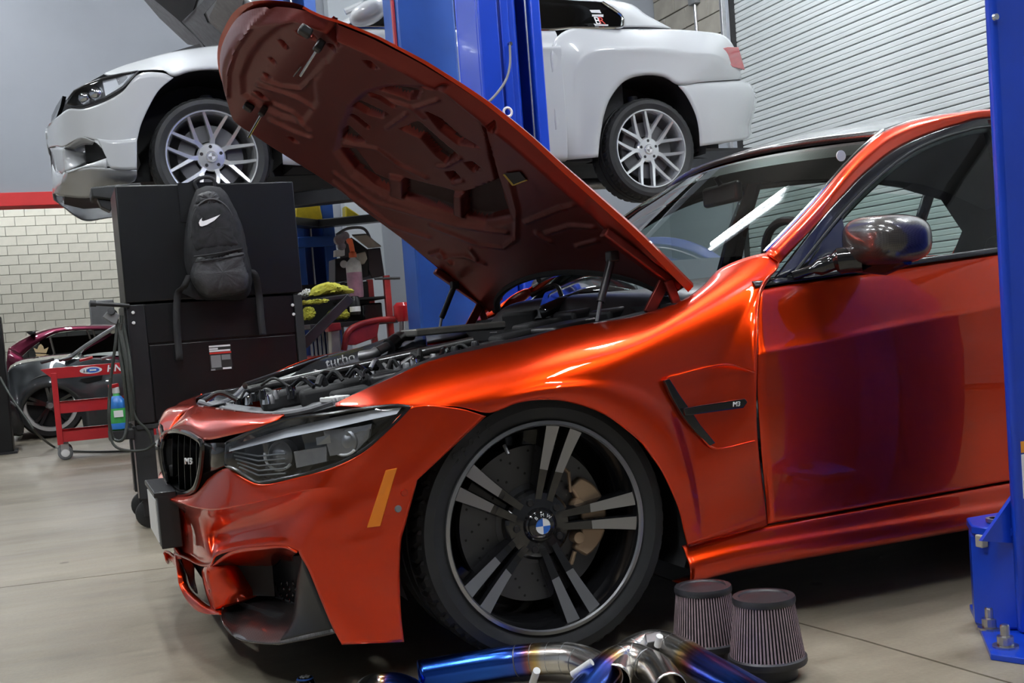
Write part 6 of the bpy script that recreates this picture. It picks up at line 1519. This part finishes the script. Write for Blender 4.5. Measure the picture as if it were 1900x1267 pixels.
# titanium exhaust tubes
def ti_pipe(name, label, pts, r, heat, rings=(), parent=None):
    P = spline(pts, 10); L = [0]
    for a, b in zip(P, P[1:]): L.append(L[-1]+(b-a).length)
    m = MB(); m.tube(P, r, 28, False)
    m.along = []
    for i in range(len(P)):
        m.along += [heat(L[i]/L[-1])]*28
    inner = [P[0]-(P[1]-P[0]).normalized()*.0, P[0]+(P[1]-P[0])*2]
    o = m.build(name, 'heat_tint', parent, fix=False, angle=60, solid=.002)
    return o
ex = thing('exhaust_pipes', 'welded titanium exhaust section of bent pipes with blue heat tint in front of the tyre', 'exhaust', tuple(atz(1000, 1262)))  # separate crossing pipes put together as one thing
R_ = .034
def fp_(px, py, z): return atz(px, py, z)
hb = table([(0, .9), (.42, .70), (.52, .46), (.58, .36), (.66, .1), (1, 0)])
ti_pipe('straight_bend_pipe', '', [fp_(778, 1254, .034), fp_(860, 1240, .038), fp_(940, 1228, .044), fp_(1000, 1222, .052), fp_(1060, 1222, .056), fp_(1105, 1238, .05), fp_(1130, 1262, .036)], R_, hb, parent=ex)
hb2 = table([(0, 0), (.3, .1), (.45, .34), (.55, .48), (.7, .72), (1, .85)])
ti_pipe('lower_pipe', '', [fp_(1245, 1280, .034), fp_(1215, 1240, .045), fp_(1165, 1222, .055), fp_(1120, 1245, .05), fp_(1085, 1285, .038), fp_(1040, 1330, .034)], R_, hb2, parent=ex)
ex2 = ex
ti_pipe('bent_pipe', '', [fp_(1140, 1262, .036), fp_(1160, 1222, .052), fp_(1205, 1198, .062), fp_(1255, 1208, .060), fp_(1310, 1240, .050), fp_(1385, 1282, .036), fp_(1430, 1310, .034)], R_, table([(0, .2), (.3, 0), (.45, .2), (.52, .38), (.62, .52), (1, .95)]), parent=ex2)
ex3 = thing('exhaust_pipe', 'titanium pipe end with rainbow tint at the bottom edge of the picture', 'exhaust', tuple(atz(760, 1270)))
ti_pipe('end_pipe', '', [fp_(668, 1296, .027), fp_(688, 1275, .027), fp_(722, 1270, .027), fp_(752, 1276, .027), fp_(780, 1294, .027)], .026, table([(0, 0), (.3, .2), (.42, .4), (.55, .6), (1, .95)]), parent=ex3)
for par, pts, r in ((ex, [fp_(988, 1268, .03), fp_(996, 1244, .075)], .008), (ex, [fp_(1062, 1252, .06), fp_(1098, 1228, .09)], .008), (ex2, [fp_(1220, 1198, .085), fp_(1224, 1180, .11)], .008)):
    MB().tube(pts, r, 12).build('sensor_boss', 'white_plastic', par)
def weld(par, P0, P1, r):
    t = (P1-P0).normalized(); u = t.cross(Vector((0, 0, 1))).normalized(); w_ = u.cross(t)
    MB().tube([P0+(u*cos(2*pi*k/24)+w_*sin(2*pi*k/24))*r for k in range(25)], .0016, 5, False).build('weld_seam', 'dull_steel', par)
for pts in ([fp_(940, 1228, .044), fp_(1000, 1222, .052), fp_(1060, 1222, .056), fp_(1105, 1238, .05)], [fp_(1215, 1240, .045), fp_(1165, 1222, .055), fp_(1120, 1245, .05)], [fp_(1160, 1222, .052), fp_(1205, 1198, .062), fp_(1255, 1208, .060), fp_(1310, 1240, .050)]):
    S = spline(pts, 6)
    for i in range(2, len(S)-2, 3): weld(ex, S[i], S[i+1], R_+.0008)
MB().prism([fp_(1196, 1176, .1), fp_(1226, 1170, .1), fp_(1232, 1186, .09), fp_(1200, 1192, .09)], (0, .02, -.03)).build('flange', 'dull_steel', ex2, bevel=.003)
bt = thing('small_roundel', 'small dark round cap with a white star mark lying at the bottom edge', 'cap', tuple(atz(565, 1266)))
o = atz(567, 1272); MB().lathe([(0, .022), (.016, .020), (.024, .010), (.026, 0)], 28, 'Z', o).build('cap', 'gloss_black', bt)
MB().lathe([(.017, .0205), (.019, .0195), (.020, .017)], 28, 'Z', o).build('cap_ring', 'blue_vinyl', bt)
for k in range(3): MB().bar(o+Vector((.012*cos(k*pi/3), .012*sin(k*pi/3), .0225)), o-Vector((.012*cos(k*pi/3), .012*sin(k*pi/3), -.0225)), .004, .002).build('star_mark', 'white_vinyl', bt)
